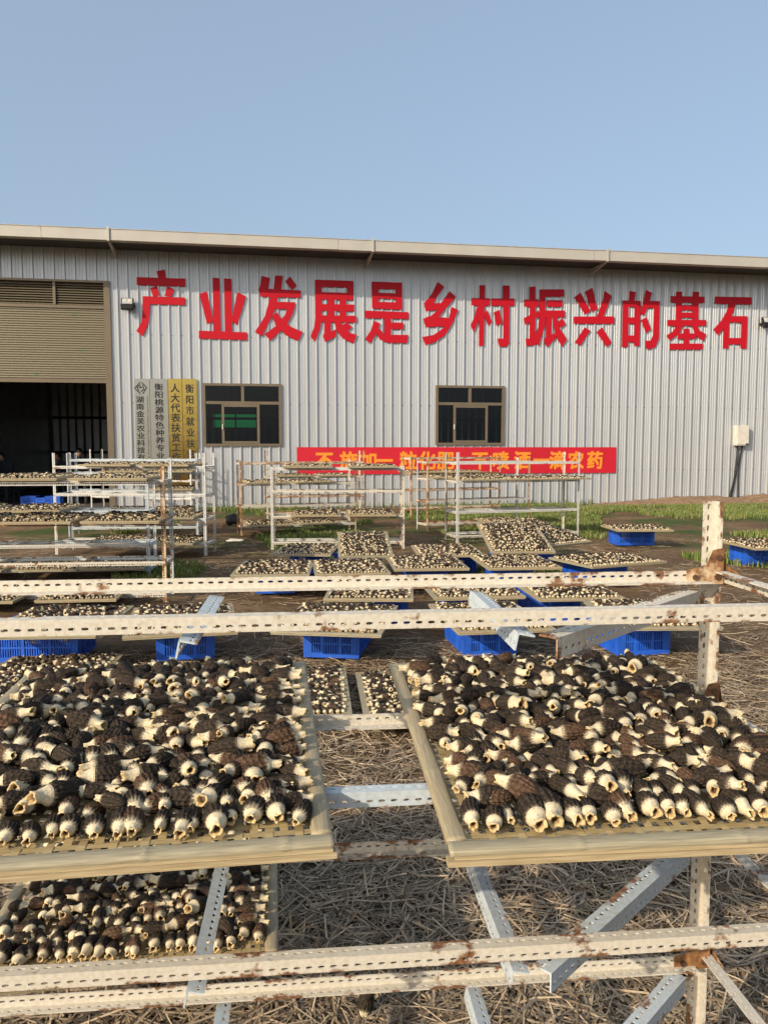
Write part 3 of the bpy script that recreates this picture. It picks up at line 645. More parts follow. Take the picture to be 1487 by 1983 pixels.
rack('F1', G(884, 1052), G(1119.6, 1043), [.12, .50, .98, 1.27], 1.42, 'tall white rack with bare top shelf before the end of the banner', mats=['white', 'cream'], depth=.5)
rack('F2', G(826.7, 1029.5), G(1024, 1020), [.14, .55, .95, 1.25], 1.30, 'rusty white rack behind the tall bare-topped rack', mats=['rust', 'white', 'cream'])
rack('F3', G(795, 1003), G(968, 996), [.20, .60, .95, 1.28], 1.31, 'rusty rack nearest the wall behind two other racks', mats=['rust', 'cream'])

# near rack
NB = ray(1364, 1625); NB = NB * (1.75 / NB.y)            # rear right post, at its lower joint
NYAW = R(5.2); nx_ = Vector((math.cos(NYAW), math.sin(NYAW), 0)); ny_ = Vector((-math.sin(NYAW), math.cos(NYAW), 0))
NL, ND = 2.35, .414
N0 = Vector((NB.x, NB.y, 0)) - nx_ * NL - ny_ * ND
NR = empty('slotted_angle_rack', frame(N0, nx_, ny_, Vector((0, 0, 1)))); tag(NR, 'big close-up cream rack with flaking rusty paint carrying two large morel trays', 'rack', 'slotted angle drying racks')
X, Y, Z = Vector((1, 0, 0)), Vector((0, 1, 0)), Vector((0, 0, 1))
NLEV = [.340, .645, .930, 1.230]
for px_, sx in ((0, 1), (NL, -1)):
    for py_, sy in ((0, 1), (ND, -1)):
        member('post', NR, (px_, py_, 0), (px_, py_, 1.385), X * sx, Y * sy, .031, .024, True, M['cream'])
for li, z in enumerate(NLEV):
    member('front_rail', NR, (-.02, -.005, z), (NL + .02, -.005, z), -Z, Y, .026, .0205, True, M['paleblue' if li == 2 else 'cream'])
    member('rear_rail', NR, (.004, ND - .036, z - .026), (NL - .034, ND - .036, z - .026), Z, -Y, .026, .0205, True, M['cream'])
    for px_, sx in ((-.006, 1), (NL + .006, -1)):
        member('side_rail', NR, (px_, .01, z - .002), (px_, ND - .01, z - .002), -Z, X * sx, .026, .0205, True, M['cream'])
    if li in (1, 3, 0):
        for xx in (NL - 1.11, NL - .565):
            member('cross_member', NR, (xx, -.02, z - .033), (xx, ND - .04, z - .033), X + Z * -.2, -Z, .030, .0205, True, M['paleblue'])
        member('diagonal_brace', NR, (NL - .06, ND - .05, z - .044), (NL - .50, -.02, z - .044), -X, -Z, .036, .0205, True, M['paleblue'] if li != 3 else M['cream'])
    if li == 2:
        for xx in (NL - 1.6, NL - .2):
            member('cross_member', NR, (xx, .0, z - .042), (xx, ND - .05, z - .042), X, -Z, .034, .0205, True, M['paleblue'])
    # gusset plates and bolts at the rear right joint
    yb = ND - .0385
    pts = [(NL - .085, z - .030), (NL - .001, z - .030), (NL - .001, z + .050), (NL - .026, z + .045), (NL - .040, z + .012), (NL - .085, z + .001)]
    gp = obj('gusset_plate', MB().prism(pts, yb - .004, yb - .001).mesh('gusset_plate', M['rust']), NR, local=IDN)
    g2 = obj('gusset_plate', MB().add([(NL + .009, ND - .002, z - .036), (NL + .009, ND - .002, z + .050), (NL + .009, ND - .022, z + .045), (NL + .009, ND - .036, z + .010), (NL + .009, ND - .085, z + .0), (NL + .009, ND - .085, z - .032)], [(0, 1, 2, 3, 4, 5)]).mesh('gusset_plate', M['rust']), NR, local=IDN)
    for bx, bz in ((NL - .014, z + .030), (NL - .016, z - .014), (NL - .066, z - .014)):
        mbb = MB().tube([(bx, yb - .004, bz), (bx, yb - .010, bz)], .0065, 6); obj('bolt', mbb.mesh('bolt', M['bolt']), NR, local=IDN)
    for by, bz in ((ND - .012, z + .030), (ND - .016, z - .014), (ND - .062, z - .014)):
        mbb = MB().tube([(NL + .009, by, bz), (NL + .015, by, bz)], .0065, 6); obj('bolt', mbb.mesh('bolt', M['bolt']), NR, local=IDN)
RACKS['N'] = (NR, NL, ND, NLEV)

# ------------------------------------------------------------------ morels
def morel_geo(nth, nc, ns, var, brown):
    r = random.Random(var * 13 + 5); off = r.uniform(0, 100)
    Lc = r.uniform(.046, .062); Rc = r.uniform(.0165, .0205); Ls = r.uniform(.015, .023); Rs = r.uniform(.0095, .0122)
    nr_ = r.choice((14, 15, 16, 17)); flare = r.uniform(.50, 1.0); bend = r.uniform(-.15, .15)
    vs, cs, fs = [], [], []
    dark = np.array((.019, .0135, .009)) if not brown else np.array((.050, .028, .016))
    pit = dark * 2.6 + np.array((.012, .007, .003)); cream = np.array((.68, .57, .38))
    rings = []
    tipx = None
    for i in range(nc + 1):                              # cap from the junction to the tip
        t = i / nc; x = Lc * t
        base = Rc * (0.70 + .30 * math.sin(min(1, t / .35) * math.pi / 2)) * math.sqrt(max(0, 1 - max(0, (t - .28) / .72) ** 2.1)) if t < 1 else .0006
        ring = []
        for k in range(nth):
            th = 2 * math.pi * k / nth
            wob = .5 * mnoise.noise(Vector((math.cos(th) * 1.5, math.sin(th) * 1.5, t * 3 + off)))
            q = abs(math.sin(nr_ * th / 2 + wob * 2.2)); ridge = 1 - q ** .8
            crossr = max(0, math.sin(t * 34 + 3 * math.sin(th * 3 + off) + wob * 5)) ** 4
            hgt = max(ridge, .75 * crossr) * math.sin(min(1, t * 5 + .15) * math.pi / 2)
            lump = 1 + .10 * mnoise.noise(Vector((math.cos(th), math.sin(th), t * 2 + off)))
            rad = base * (lump - .17 + .30 * hgt)
            yb = bend * x * t
            ring.append(len(vs)); vs.append((x, math.cos(th) * rad + yb, math.sin(th) * rad))
            c = dark * (1 - .0) * (.75 + .5 * hgt) if hgt > .45 else pit * (.6 + hgt)
            f = max(0, 1 - t / (.16 + .07 * wob)) if t < .25 else 0
            cs.append(c * (1 - f) + cream * .55 * f)
        rings.append(ring)
    for a, b in zip(rings[:-1], rings[1:]):
        for k in range(nth): fs.append((a[k], a[(k + 1) % nth], b[(k + 1) % nth], b[k]))
    ncap_v, ncap_f = len(vs), len(fs)
    rings = []
    prof_ = []
    for i in range(ns + 1):
        t = i / ns
        rr = Rs * (1.28 - .55 * math.sin(min(1, t * 1.35) * math.pi * .5) + (flare - .55) * .55 * max(0, t - .45) ** 1.2 * 2.2)
        if t < .25: rr = max(rr, Rc * .74 * (1 - t * .8))
        prof_.append((.0045 - (Ls + .0045) * t, rr, 0))
    xe, re_, _ = prof_[-1]
    prof_ += [(xe - .0006, re_ * .80, 1), (xe + .002, re_ * .58, 1), (xe + .010, re_ * .42, 2), (xe + .0125, .0005, 2)]
    np_ = len(prof_)
    for i, (x, rr, kind) in enumerate(prof_):
        t = min(1, i / ns); ring = []
        for k in range(nth):
            th = 2 * math.pi * k / nth
            nz_ = mnoise.noise(Vector((math.cos(th) * 1.2, math.sin(th) * 1.2, t * 1.5 + off + 31)))
            lob = 1 + (.30 * nz_ + .10 * math.sin(3 * th + off)) * (t ** 1.2)
            xx = x - (.006 * mnoise.noise(Vector((math.cos(th) * 1.3, math.sin(th) * 1.3, off + 7)))) * (t ** 3 if kind < 2 else 0)
            ring.append(len(vs)); vs.append((xx, math.cos(th) * rr * lob, math.sin(th) * rr * lob * (1 - .12 * t)))
            c = cream * (1.0 + .16 * nz_)
            if kind == 0 and t > .75: c = c * np.array((1, .95, .82))
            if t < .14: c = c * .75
            if kind == 1: c = c * np.array((.85, .72, .50))
            if kind == 2: c = np.array((.09, .05, .022))
            cs.append(c)
        rings.append(ring)
    for a, b in zip(rings[:-1], rings[1:]):
        for k in range(nth): fs.append((b[k], b[(k + 1) % nth], a[(k + 1) % nth], a[k]))
    return np.array(vs), fs, np.clip(np.array(cs), 0, 1), ncap_v, ncap_f
def col_mesh(name, vs, fs, cs, mat, smooth=True):
    me = bpy.data.meshes.new(name)
    vs = np.asarray(vs, dtype=np.float32); fa = np.asarray(fs, dtype=np.int32)
    n, k = fa.shape
    me.vertices.add(len(vs)); me.vertices.foreach_set('co', vs.ravel())
    me.loops.add(n * k); me.loops.foreach_set('vertex_index', fa.ravel())
    me.polygons.add(n); me.polygons.foreach_set('loop_start', np.arange(0, n * k, k, dtype=np.int32)); 
    me.update(calc_edges=True)
    at = me.color_attributes.new('Col', 'FLOAT_COLOR', 'POINT')
    at.data.foreach_set('color', np.concatenate([cs, np.ones((len(cs), 1))], 1).astype(np.float32).ravel())
    me.materials.append(mat)
    if smooth: me.shade_smooth()
    me.validate(); return me
NV = 15
HI = []
for v in range(NV):
    vs, fs, cs, cv, cf = morel_geo(64, 34, 13, v, v % 5 == 3)
    HI.append((col_mesh('cap', vs[:cv], fs[:cf], cs[:cv], M['morel']), col_mesh('stem', vs[cv:], [tuple(i - cv for i in f) for f in fs[cf:]], cs[cv:], M['morel'])))
MID = [morel_geo(12, 8, 4, v, v % 5 == 3)[:3] for v in range(NV)]
NEAR = [morel_geo(40, 18, 7, v, v % 5 == 3)[:3] for v in range(NV)]
FAR = [morel_geo(8, 4, 2, v, v % 5 == 3)[:3] for v in range(10)]
MORELS = []                                             # (matrix, variant, lod, orientation class, tray id)
def fill_tray(mw, w_, d_, lod, tid, seed, margin=.05, front_gap=.045, rows=None, cols=None):
    r = random.Random(seed); sp_r, sp_c = (.0455, .0290) if lod == 0 else (.052, .0315)
    x0, x1, y0, y1 = margin, w_ - margin, front_gap + .028, d_ - margin
    nr_ = rows or int((y1 - y0) / sp_r); nc_ = cols or int((x1 - x0) / sp_c)
    for i in range(nr_):
        for j in range(nc_):
            fx, fy = (j + .5) / nc_, (i + .5) / nr_
            x = x0 + (x1 - x0) * fx + r.gauss(0, .005) + (sp_c * .5 if i % 2 else 0) * .8; y = y0 + (y1 - y0) * fy + r.gauss(0, .007)
            x = min(max(x, x0 + .01), x1 - .01)
            if i > 0 and r.random() < .012: continue
            # angle of the tip direction in the tray plane (0 = +x); stems face outwards along the edges
            if i == 0: a = R(90) + r.gauss(0, R(9)); tilt = r.uniform(-4, 3)
            elif j <= 1 and i < nr_ - 1 and r.random() < .8: a = r.gauss(0, R(20)); tilt = r.uniform(-2, 8)
            elif j >= nc_ - 2 and i < nr_ - 1: a = R(180) + r.gauss(0, R(16)); tilt = r.uniform(-2, 8)
            elif i >= nr_ - 2: a = R(-90) + r.gauss(0, R(28)); tilt = r.uniform(0, 14)
            else:
                q = r.random(); kf = (.70 - .42 * fy) if lod == 0 else (.55 - .35 * fy)
                if q < kf: a = R(90) + r.gauss(0, R(26)); tilt = r.uniform(-4, 16)
                elif q < kf + .15: a = r.gauss(0, R(30)); tilt = r.uniform(-4, 12)
                elif q < kf + .30: a = R(180) + r.gauss(0, R(30)); tilt = r.uniform(-4, 12)
                else: a = R(-90) + r.gauss(0, R(30)); tilt = r.uniform(-4, 14)
            sideways = abs(math.cos(a)) > .7
            s = r.uniform(.72, 1.0) if r.random() < .9 else r.uniform(.6, 1.18); z = .017 * s + (r.uniform(.0, .010) if i else 0) + (.012 if tilt > 14 else 0) + (.006 if sideways and 1 < j < nc_ - 2 else 0)
            rot = Matrix.Rotation(a, 4, 'Z') @ Matrix.Rotation(R(tilt), 4, 'Y') @ Matrix.Rotation(r.uniform(0, 6.28), 4, 'X')
            # shift so that the middle of the mushroom sits on the grid point
            m = mw @ Matrix.Translation((x, y, z)) @ rot @ Matrix.Translation((-.010 * s, 0, 0)) @ Matrix.Diagonal((s * r.uniform(.85, 1.2), s * r.uniform(.88, 1.12), s * r.uniform(.85, 1.1), 1))
            cl = 'front' if math.sin(a) > .7 else ('back' if math.sin(a) < -.7 else ('left' if math.cos(a) > 0 else 'right'))
            MORELS.append([m, r.randrange(NV), lod, cl, tid, i])

# ------------------------------------------------------------------ bamboo trays
_bar = {}
def bar_mesh(L, W, T, mat, near):
    k = (round(L, 3), W, T, mat.name, near)
    if k in _bar: return _bar[k]
    mb = MB()
    if near:                                            # split bamboo: rounded top, nodes, thin lath below
        n = 110; nodes = [L * .27, L * .62, L * .9]
        for i in range(n + 1):
            x = L * i / n; e = 1 + sum(.16 * math.exp(-((x - q) / .004) ** 2) - .05 * math.exp(-((x - q - .012) / .005) ** 2) for q in nodes)
            e *= 1 + .03 * mnoise.noise(Vector((x * 6, L * 9, W)))
            for q in range(7):
                a = math.pi * q / 6; mb.v.append((x, W / 2 - math.copysign(abs(math.cos(a)) ** .7, math.cos(a)) * W / 2 * (1 + (e - 1) * .4), T * .45 + math.sin(a) ** .5 * T * .55 * e))
            mb.v.append((x, W * .98, T * .42)); mb.v.append((x, W * .02, T * .42))
        for i in range(n):
            for q in range(9): mb.f.append((i*9+q, (i+1)*9+q, (i+1)*9+(q+1) % 9, i*9+(q+1) % 9))
        mb.f.append(tuple(range(9))); mb.f.append(tuple(n*9+q for q in range(9))[::-1])
    else:
        mb.box((0, 0, T * .45), (L, W, T)); mb.box((.004, .003, 0), (L - .004, W - .003, T * .38))
    me = mb.mesh('frame_bar', mat); 
    if near: me.shade_smooth()
    _bar[k] = me; return me
_weave = {}
def weave_mesh(w_, d_, near):
    k = (w_, d_, near)
    if k in _weave: return _weave[k]
    mb = MB()
    if near:
        sx, sy = .021, .026
        nxs, nys = int(w_ / sx), int(d_ / sy)
        for i in range(nxs):
            x = (i + .5) * w_ / nxs
            for j in range(nys):
                z = .0025 if (i + j) % 2 else -.0005
                y = j * d_ / nys
                mb.add([(x - .006, y, 0.001), (x + .006, y, 0.001), (x + .006, y + d_ / nys / 2, z), (x - .006, y + d_ / nys / 2, z), (x + .006, y + d_ / nys, .001), (x - .006, y + d_ / nys, .001)], [(0, 1, 2, 3), (3, 2, 4, 5)])
        for j in range(nys):
            y = (j + .5) * d_ / nys
            mb.add([(0, y - .007, .0012), (w_, y - .007, .0012), (w_, y + .007, .0012), (0, y + .007, .0012)], [(0, 1, 2, 3)])
    else:
        n = int(d_ / .04)
        for j in range(n):
            y = j * d_ / n; mb.add([(0, y, 0), (w_, y, 0), (w_, y + d_ / n * .86, .001), (0, y + d_ / n * .86, .001)], [(0, 1, 2, 3)])
        n = int(w_ / .06)
        for j in range(n):
            x = j * w_ / n; mb.add([(x, 0, -.002), (x + w_ / n * .6, 0, -.002), (x + w_ / n * .6, d_, -.002), (x, d_, -.002)], [(0, 1, 2, 3)])
    me = mb.mesh('woven_base', M['weave']); _weave[k] = me; return me
TID = [0]
def tray(mw, w_, d_, lod, label, group, seed, fill=True, mats=('bamboo', 'bamboo', 'bamboo_pale'), **kw):
    near = lod == 0; tid = TID[0]; TID[0] += 1
    root = empty('bamboo_tray', mw); tag(root, label, 'tray', group)
    Wb, T = (.031, .019) if near else (.035, .024)
    r = random.Random(seed)
    mt = lambda: M[r.choice(mats)]
    Rz = lambda a: Matrix.Rotation(a, 4, 'Z')
    obj('frame_bar', bar_mesh(w_, Wb, T, mt(), near), root, local=IDN)
    obj('frame_bar', bar_mesh(w_, Wb, T, mt(), near), root, local=Matrix.Translation((0, d_ - Wb, 0)))
    ls = d_ - 2 * Wb - .002
    if near:
        for k, yy in enumerate((-.004, d_ - Wb - .004)):
            lm = MB().box((-.004, yy, -.004), (w_ + .003, yy + .018, .0035)).box((.006, yy + .003, .0042), (w_ - .002, yy + .02, .0088)).mesh('lath', M['lath'])
            obj('lath', lm, root, local=IDN)
    obj('frame_bar', bar_mesh(ls, Wb, T, mt(), near), root, local=Matrix.Translation((Wb, Wb + .001, 0)) @ Rz(R(90)))
    obj('frame_bar', bar_mesh(ls, Wb, T, mt(), near), root, local=Matrix.Translation((w_, Wb + .001, 0)) @ Rz(R(90)))
    obj('woven_base', weave_mesh(w_ - .03, d_ - .03, near), root, local=Matrix.Translation((.015, .015, .008)))
    if fill: fill_tray(mw @ Matrix.Translation((0, 0, .011)), w_, d_, lod, tid, seed, margin=Wb + .004, front_gap=(.030 if near else .022), **kw)
    return root, tid
def tray_at(fl, fr, d_, h, lod, label, group, seed, tilt=0, w_=None, **kw):
    fl, fr = Vector(fl), Vector(fr); x = fr - fl; wdt = w_ or min(max(x.length, .62), 1.05); x.normalize()
    y = Vector((-x.y, x.x, 0)); z = Vector((0, 0, 1))
    y2 = y * math.cos(R(tilt)) + z * math.sin(R(tilt)); z2 = x.cross(y2)
    return tray(frame(fl, x, y2, z2), round(wdt, 2), d_, lod, label, group, seed, **kw)
# the two big trays on the near rack
NT = NLEV[2] + .002
flL = G(640, 1655, NT); flR = G(872, 1668, NT)
def near_tray(corner, right_edge_top, side, lab, seed, h=NT, w_=.68, d_=.94):
    top = G(*right_edge_top, h); y = (top - corner); y.z = 0; y.normalize(); x = Vector((y.y, -y.x, 0))
    o = corner - x * w_ if side == 'R' else corner
    return tray(frame(Vector((o.x, o.y, h)), x, y, Vector((0, 0, 1))), w_, d_, 0, lab, 'trays on the close-up rack', seed, mats=('bamboo', 'bamboo_pale', 'bamboo') if side == 'L' else ('bamboo', 'bamboo_pale'))
tl, TL = near_tray(G(648, 1655, NT), (592, 1296, ), 'R', 'large bamboo tray of morels on the close-up rack, above another tray', 11)
tr, TR = near_tray(G(872, 1672, NT), (752, 1296), 'L', 'large bamboo tray of morels at the post end of the close-up rack', 12)
HL = NLEV[0] + .002
c = G(540, 1872, HL)
low_root, TLOW = near_tray(c, (537, 1660), 'R', 'bamboo tray of morels on the bottom shelf beneath another tray', 13, h=HL, w_=.68, d_=.94)
q = low_root.matrix_world @ Vector((.34, .80, 0))
bx_ = obj('wooden_box', bevel(MB().box((-.25, -.10, -.03), (.25, .10, HL - .002)).mesh('wooden_box', M['bamboo_pale']), .004, 1), mw=Matrix.Translation((q.x, q.y, 0)) @ Matrix.Rotation(NYAW, 4, 'Z')); tag(bx_, 'weathered wooden box under the rear of the bottom shelf tray', 'box')

# ------------------------------------------------------------------ crates
def crate_mesh():
    mb = MB(); Lx, Ly, H = .58, .40, .25; t = .012
    mb.box((.01, .01, .0), (Lx - .01, Ly - .01, .012))
    for (L, org, ax, ay) in ((Lx, (0, 0), (1, 0), (0, 1)), (Lx, (0, Ly), (1, 0), (0, -1)), (Ly, (0, 0), (0, 1), (1, 0)), (Ly, (Lx, 0), (0, 1), (-1, 0))):
        def bx(s0, s1, q0, q1, z0, z1):
            xs = [org[0] + ax[0] * s + ay[0] * q for s in (s0, s1) for q in (q0, q1)]; ys = [org[1] + ax[1] * s + ay[1] * q for s in (s0, s1) for q in (q0, q1)]
            mb.box((min(xs), min(ys), z0), (max(xs), max(ys), z1))
        e = .0 if L == Lx else .0135
        bx(e, L - e, 0, t, 0, .035); bx(e, L - e, -.004, t, H - .03, H); bx(e + .001, L - e - .001, .001, t, .095, .107); bx(e + .001, L - e - .001, .001, t, .165, .177)
        for s in (e + .0005, L - e - .046): bx(s, s + .045, -.002, t + .001, .036, H - .031)
        for f in (.34, .66): bx(L * f - .012, L * f + .012, -.001, t, .036, H - .031)
        bx(L * .36, L * .64, .002, t - .001, .178, H - .032)
        n = int((L - .09) / .0165)
        for i in range(n):
            s = .047 + (L - .094) * (i + .5) / n; bx(s - .0042, s + .0042, .002, t - .002, .036, H - .031)
    return mb.mesh('crate', M['blue'])
CR = crate_mesh(); CR2 = CR
def crate(center, yaw, label='blue slotted plastic crate propping up a morel tray on the ground', group='blue crates under the ground trays', z=0.0):
    m = Matrix.Translation((center[0], center[1], z)) @ Matrix.Rotation(yaw, 4, 'Z') @ Matrix.Translation((-.29, -.20, 0))
    o = obj('plastic_crate', CR, mw=m); tag(o, label, 'crate', group); return o

# ------------------------------------------------------------------ trays standing on crates on the ground
GT = 'trays of morels set out on crates'
LABG = 'bamboo tray of morels resting flat on a blue crate on open ground'
HC = .252
ROWS = {'first': [120, 119, 101, 115, 116], 'second': [102, 113, 114], 'third': [103, 104, 107, 109, 112], 'fourth': [105, 106, 108, 110, 111]}
def rowname(seed):
    for k, l in ROWS.items():
        if seed in l: return ['first', 'second', 'third', 'fourth', 'fifth'][l.index(seed)], k
    return None
def ground_tray(fl_px, fr_px, seed, d_=.96, lod=1, crate_yaw=None, label=None, h=HC, tilt=0, cr=True, csh=(0, .2), w_=None, swap=False):
    fl, fr = G(*fl_px, h), G(*fr_px, h); rn = rowname(seed)
    label = label or f'morel tray {rn[0]} from the door side, {rn[1]} crate row behind the close-up rack'
    root, tid = tray_at(fl, fr, d_, h, lod, label, GT, seed, tilt=tilt, w_=w_)
    if cr:
        x = (fr - fl).normalized(); y = Vector((-x.y, x.x, 0)); c = fl + (fr - fl).normalized() * ((w_ or (fr - fl).length) / 2) + y * (d_ / 2)
        c = c + x * csh[0] + y * csh[1]
        yaw = math.atan2(x.y, x.x) + (R(90) if not swap else 0) + (crate_yaw or 0)
        crate(c, yaw, f'blue crate under the {rn[0]} tray from the door side, {rn[1]} crate row' if rn else 'blue crate under the ' + label.replace(' of morels', '').replace(' on a crate', ''))
    return root
ground_tray((523, 1229), (738, 1236), 101, csh=(-.04, .2))
ground_tray((626, 1165), (800, 1166), 102, csh=(.12, .2))
ground_tray((446, 1118), (600, 1117), 103, csh=(0, .3))
ground_tray((610, 1117), (757, 1114), 104, lod=2)
ground_tray((525, 1077), (640, 1078), 105, lod=2, swap=True, csh=(.1, .05))
ground_tray((655, 1082), (762, 1081), 106, lod=2, tilt=10, d_=1.0, label='bamboo tray of morels tilted up beside the cream banner rack', h=.256)
ground_tray((763, 1107), (910, 1105), 107, lod=2)
ground_tray((810, 1080), (938, 1079), 108, lod=2, csh=(.15, .2))
ground_tray((945, 1105), (1088, 1103), 109, lod=2)
ground_tray((951, 1074), (1075, 1073), 110, lod=2, tilt=14, d_=1.04, label='bamboo tray of morels tilted up before the tall bare-topped rack', h=.256)
ground_tray((1056, 1062), (1146, 1052), 111, lod=2, tilt=13, d_=1.04, label='bamboo tray of morels tilted up and turned beside the tall bare-topped rack', h=.256)
ground_tray((1146, 1102), (1315, 1089), 112, lod=2, d_=.76, w_=1.0, swap=True, label='wide bamboo tray of morels turned askew on its crate')
ground_tray((842, 1164), (1018, 1160), 113)
ground_tray((1043, 1166), (1210, 1163), 114, csh=(-.08, .2))
ground_tray((887, 1231), (1075, 1224), 115, csh=(.0, .2))
ground_tray((1203, 1222), (1400, 1221), 116, csh=(-.12, .12), crate_yaw=R(8))
ground_tray((1195, 1030), (1307, 1029.5), 117, lod=2, swap=True, d_=.8, label='lone bamboo tray of morels on a crate near the grass', w_=.85)
ground_tray((1462, 1066), (1600, 1064), 118, lod=2, swap=True, label='lone bamboo tray on a crate at the far side of the close-up post')
ground_tray((237, 1241), (461, 1229), 119, csh=(.02, .2))
ground_tray((-45, 1240), (186, 1237), 120, csh=(-.15, .1), swap=True)
# trays lying straight on the soil
LOWL = 'bamboo tray of morels lying on low blocks on the straw soil behind the close-up rack'
def low_tray(p, d_, seed, side, w_=.74, LOWL=''):
    c = G(*p, .05); x = nx_; y = ny_
    o = c - x * w_ if side == 'R' else c
    root, _ = tray(frame(Vector((o.x, o.y, .05)), x, y, Vector((0, 0, 1))), w_, d_, 1, LOWL, 'trays lying on the soil', seed)
    for fx in (.15, .85):
        for fy in (.2, .8):
            q = Vector((o.x, o.y, 0)) + x * (w_ * fx) + y * (d_ * fy)
            b = obj('wood_block', MB().box((-.06, -.04, -.02), (.06, .04, .0495)).mesh('wood_block', M['bamboo_pale']), mw=Matrix.Translation(q)); tag(b, 'small wooden block under a tray lying on the soil', 'block', 'wooden blocks under the low trays')
low_tray((683, 1394), .96, 130, 'R', LOWL='low morel tray on blocks, middle of three on the soil behind the close-up rack'); low_tray((708, 1413), .96, 131, 'L', LOWL='low morel tray on blocks, farthest from the door of three on the soil')
pp = G(240, 1273, .05) - ny_ * .96
low = pp
c_ = Vector((pp.x, pp.y, .05)) - nx_ * .74
tray(frame(c_, nx_, ny_, Vector((0, 0, 1))), .74, .96, 1, 'low morel tray on blocks, closest to the door of three on the soil', 'trays lying on the soil', 132)
for fx in (.15, .85):
    for fy in (.2, .8):
        q = Vector((c_.x, c_.y, 0)) + nx_ * (.74 * fx) + ny_ * (.96 * fy)
        b = obj('wood_block', MB().box((-.06, -.04, -.02), (.06, .04, .0495)).mesh('wood_block', M['bamboo_pale']), mw=Matrix.Translation(q)); tag(b, 'small wooden block under a tray lying on the soil', 'block', 'wooden blocks under the low trays')

# ------------------------------------------------------------------ trays on the far racks
RC = {}
def rtray(key, x, level, yo, seed, yaw=0, w_=.72, d_=.95, lod=2, label=None):
    root, L, dep, lev = RACKS[key]
    z = lev[level] + .002
    m = root.matrix_world @ Matrix.Translation((x, yo, z)) @ Matrix.Rotation(R(yaw), 4, 'Z')
    names = {'A': 'on the rusty cream rack', 'A2': 'on the pale blue rack', 'B': 'on the tall clean white rack', 'C': 'on the second tall white rack', 'D': 'on the rack against the shed', 'E1': 'on the cream rack before the banner', 'E2': 'on the rack behind the cream banner rack', 'E3': 'on the rack closest to the banner', 'F1': 'on the tall bare-topped rack', 'F2': 'on the rack behind the tall bare-topped rack', 'F3': 'on the rusty rack nearest the wall'}
    lv = ['bottom', 'lower', 'middle', 'upper', 'top'] if len(lev) == 5 else ['bottom', 'lower', 'upper', 'top'][-len(lev):]
    RC[(key, level)] = RC.get((key, level), 0) + 1; od = ['', 'first', 'second', 'third'][RC[(key, level)]]
    return tray(m, w_, d_, lod, label or f'morel tray {names[key]}, {lv[level]} shelf, {od} from door side', 'trays of morels on the far racks', seed)
LA = RACKS['A'][1]
for lv_, xs in ((3, (-.0, .80, 1.62)), (2, (.10, .92, 1.72)), (0, (.35, 1.25))):
    for q, x in enumerate(xs): rtray('A', LA - 2.45 + x if lv_ != 0 else LA - 2.35 + x, lv_, -.24 - (.18 if lv_ == 0 else 0), 200 + lv_ * 10 + q, yaw=rng.uniform(-3, 3), lod=1 if lv_ == 0 else 2)
LA2 = RACKS['A2'][1]
for lv_, xs in ((2, (.0, .85)), (0, (.2, 1.02, 1.75))):
    for q, x in enumerate(xs): rtray('A2', LA2 - 2.5 + x, lv_, -.22, 240 + lv_ * 10 + q, yaw=rng.uniform(-3, 3))
LB = RACKS['B'][1]
rtray('B', .45, 3, -.2, 260); rtray('B', 1.25, 3, -.2, 261); rtray('B', 1.30, 1, -.2, 263, yaw=2); rtray('B', .5, 0, -.3, 265); rtray('B', 1.32, 0, -.3, 264)
rtray('C', .55, 3, -.2, 270); rtray('C', 1.35, 3, -.2, 271); rtray('C', 1.35, 2, -.2, 272); rtray('C', .5, 1, -.2, 273); rtray('C', 1.3, 1, -.25, 274)
rtray('D', .3, 2, -.2, 280); rtray('D', 1.3, 1, -.2, 281)
rtray('E1', .18, 3, -.2, 290); rtray('E1', 1.12, 3, -.2, 291); rtray('E1', .30, 1, -.2, 292); rtray('E1', 1.10, 1, -.2, 293)
rtray('E2', .08, 2, -.25, 294, yaw=2); rtray('E2', .95, 2, -.2, 295, yaw=9); rtray('E2', .1, 0, -.25, 296); rtray('E2', 1.02, 0, -.2, 297, yaw=8)
rtray('E3', .2, 2, -.2, 298); rtray('E3', 1.05, 2, -.2, 299)
rtray('F1', .05, 2, -.2, 300, yaw=-2); rtray('F1', .82, 2, -.2, 301); rtray('F1', 1.52, 2, -.22, 302)
rtray('F2', .1, 2, -.22, 303, yaw=-5); rtray('F2', .9, 2, -.22, 304); rtray('F3', .05, 2, -.2, 305); rtray('F3', .95, 2, -.2, 306); rtray('F2', 1.0, 0, -.55, 307, yaw=-10)

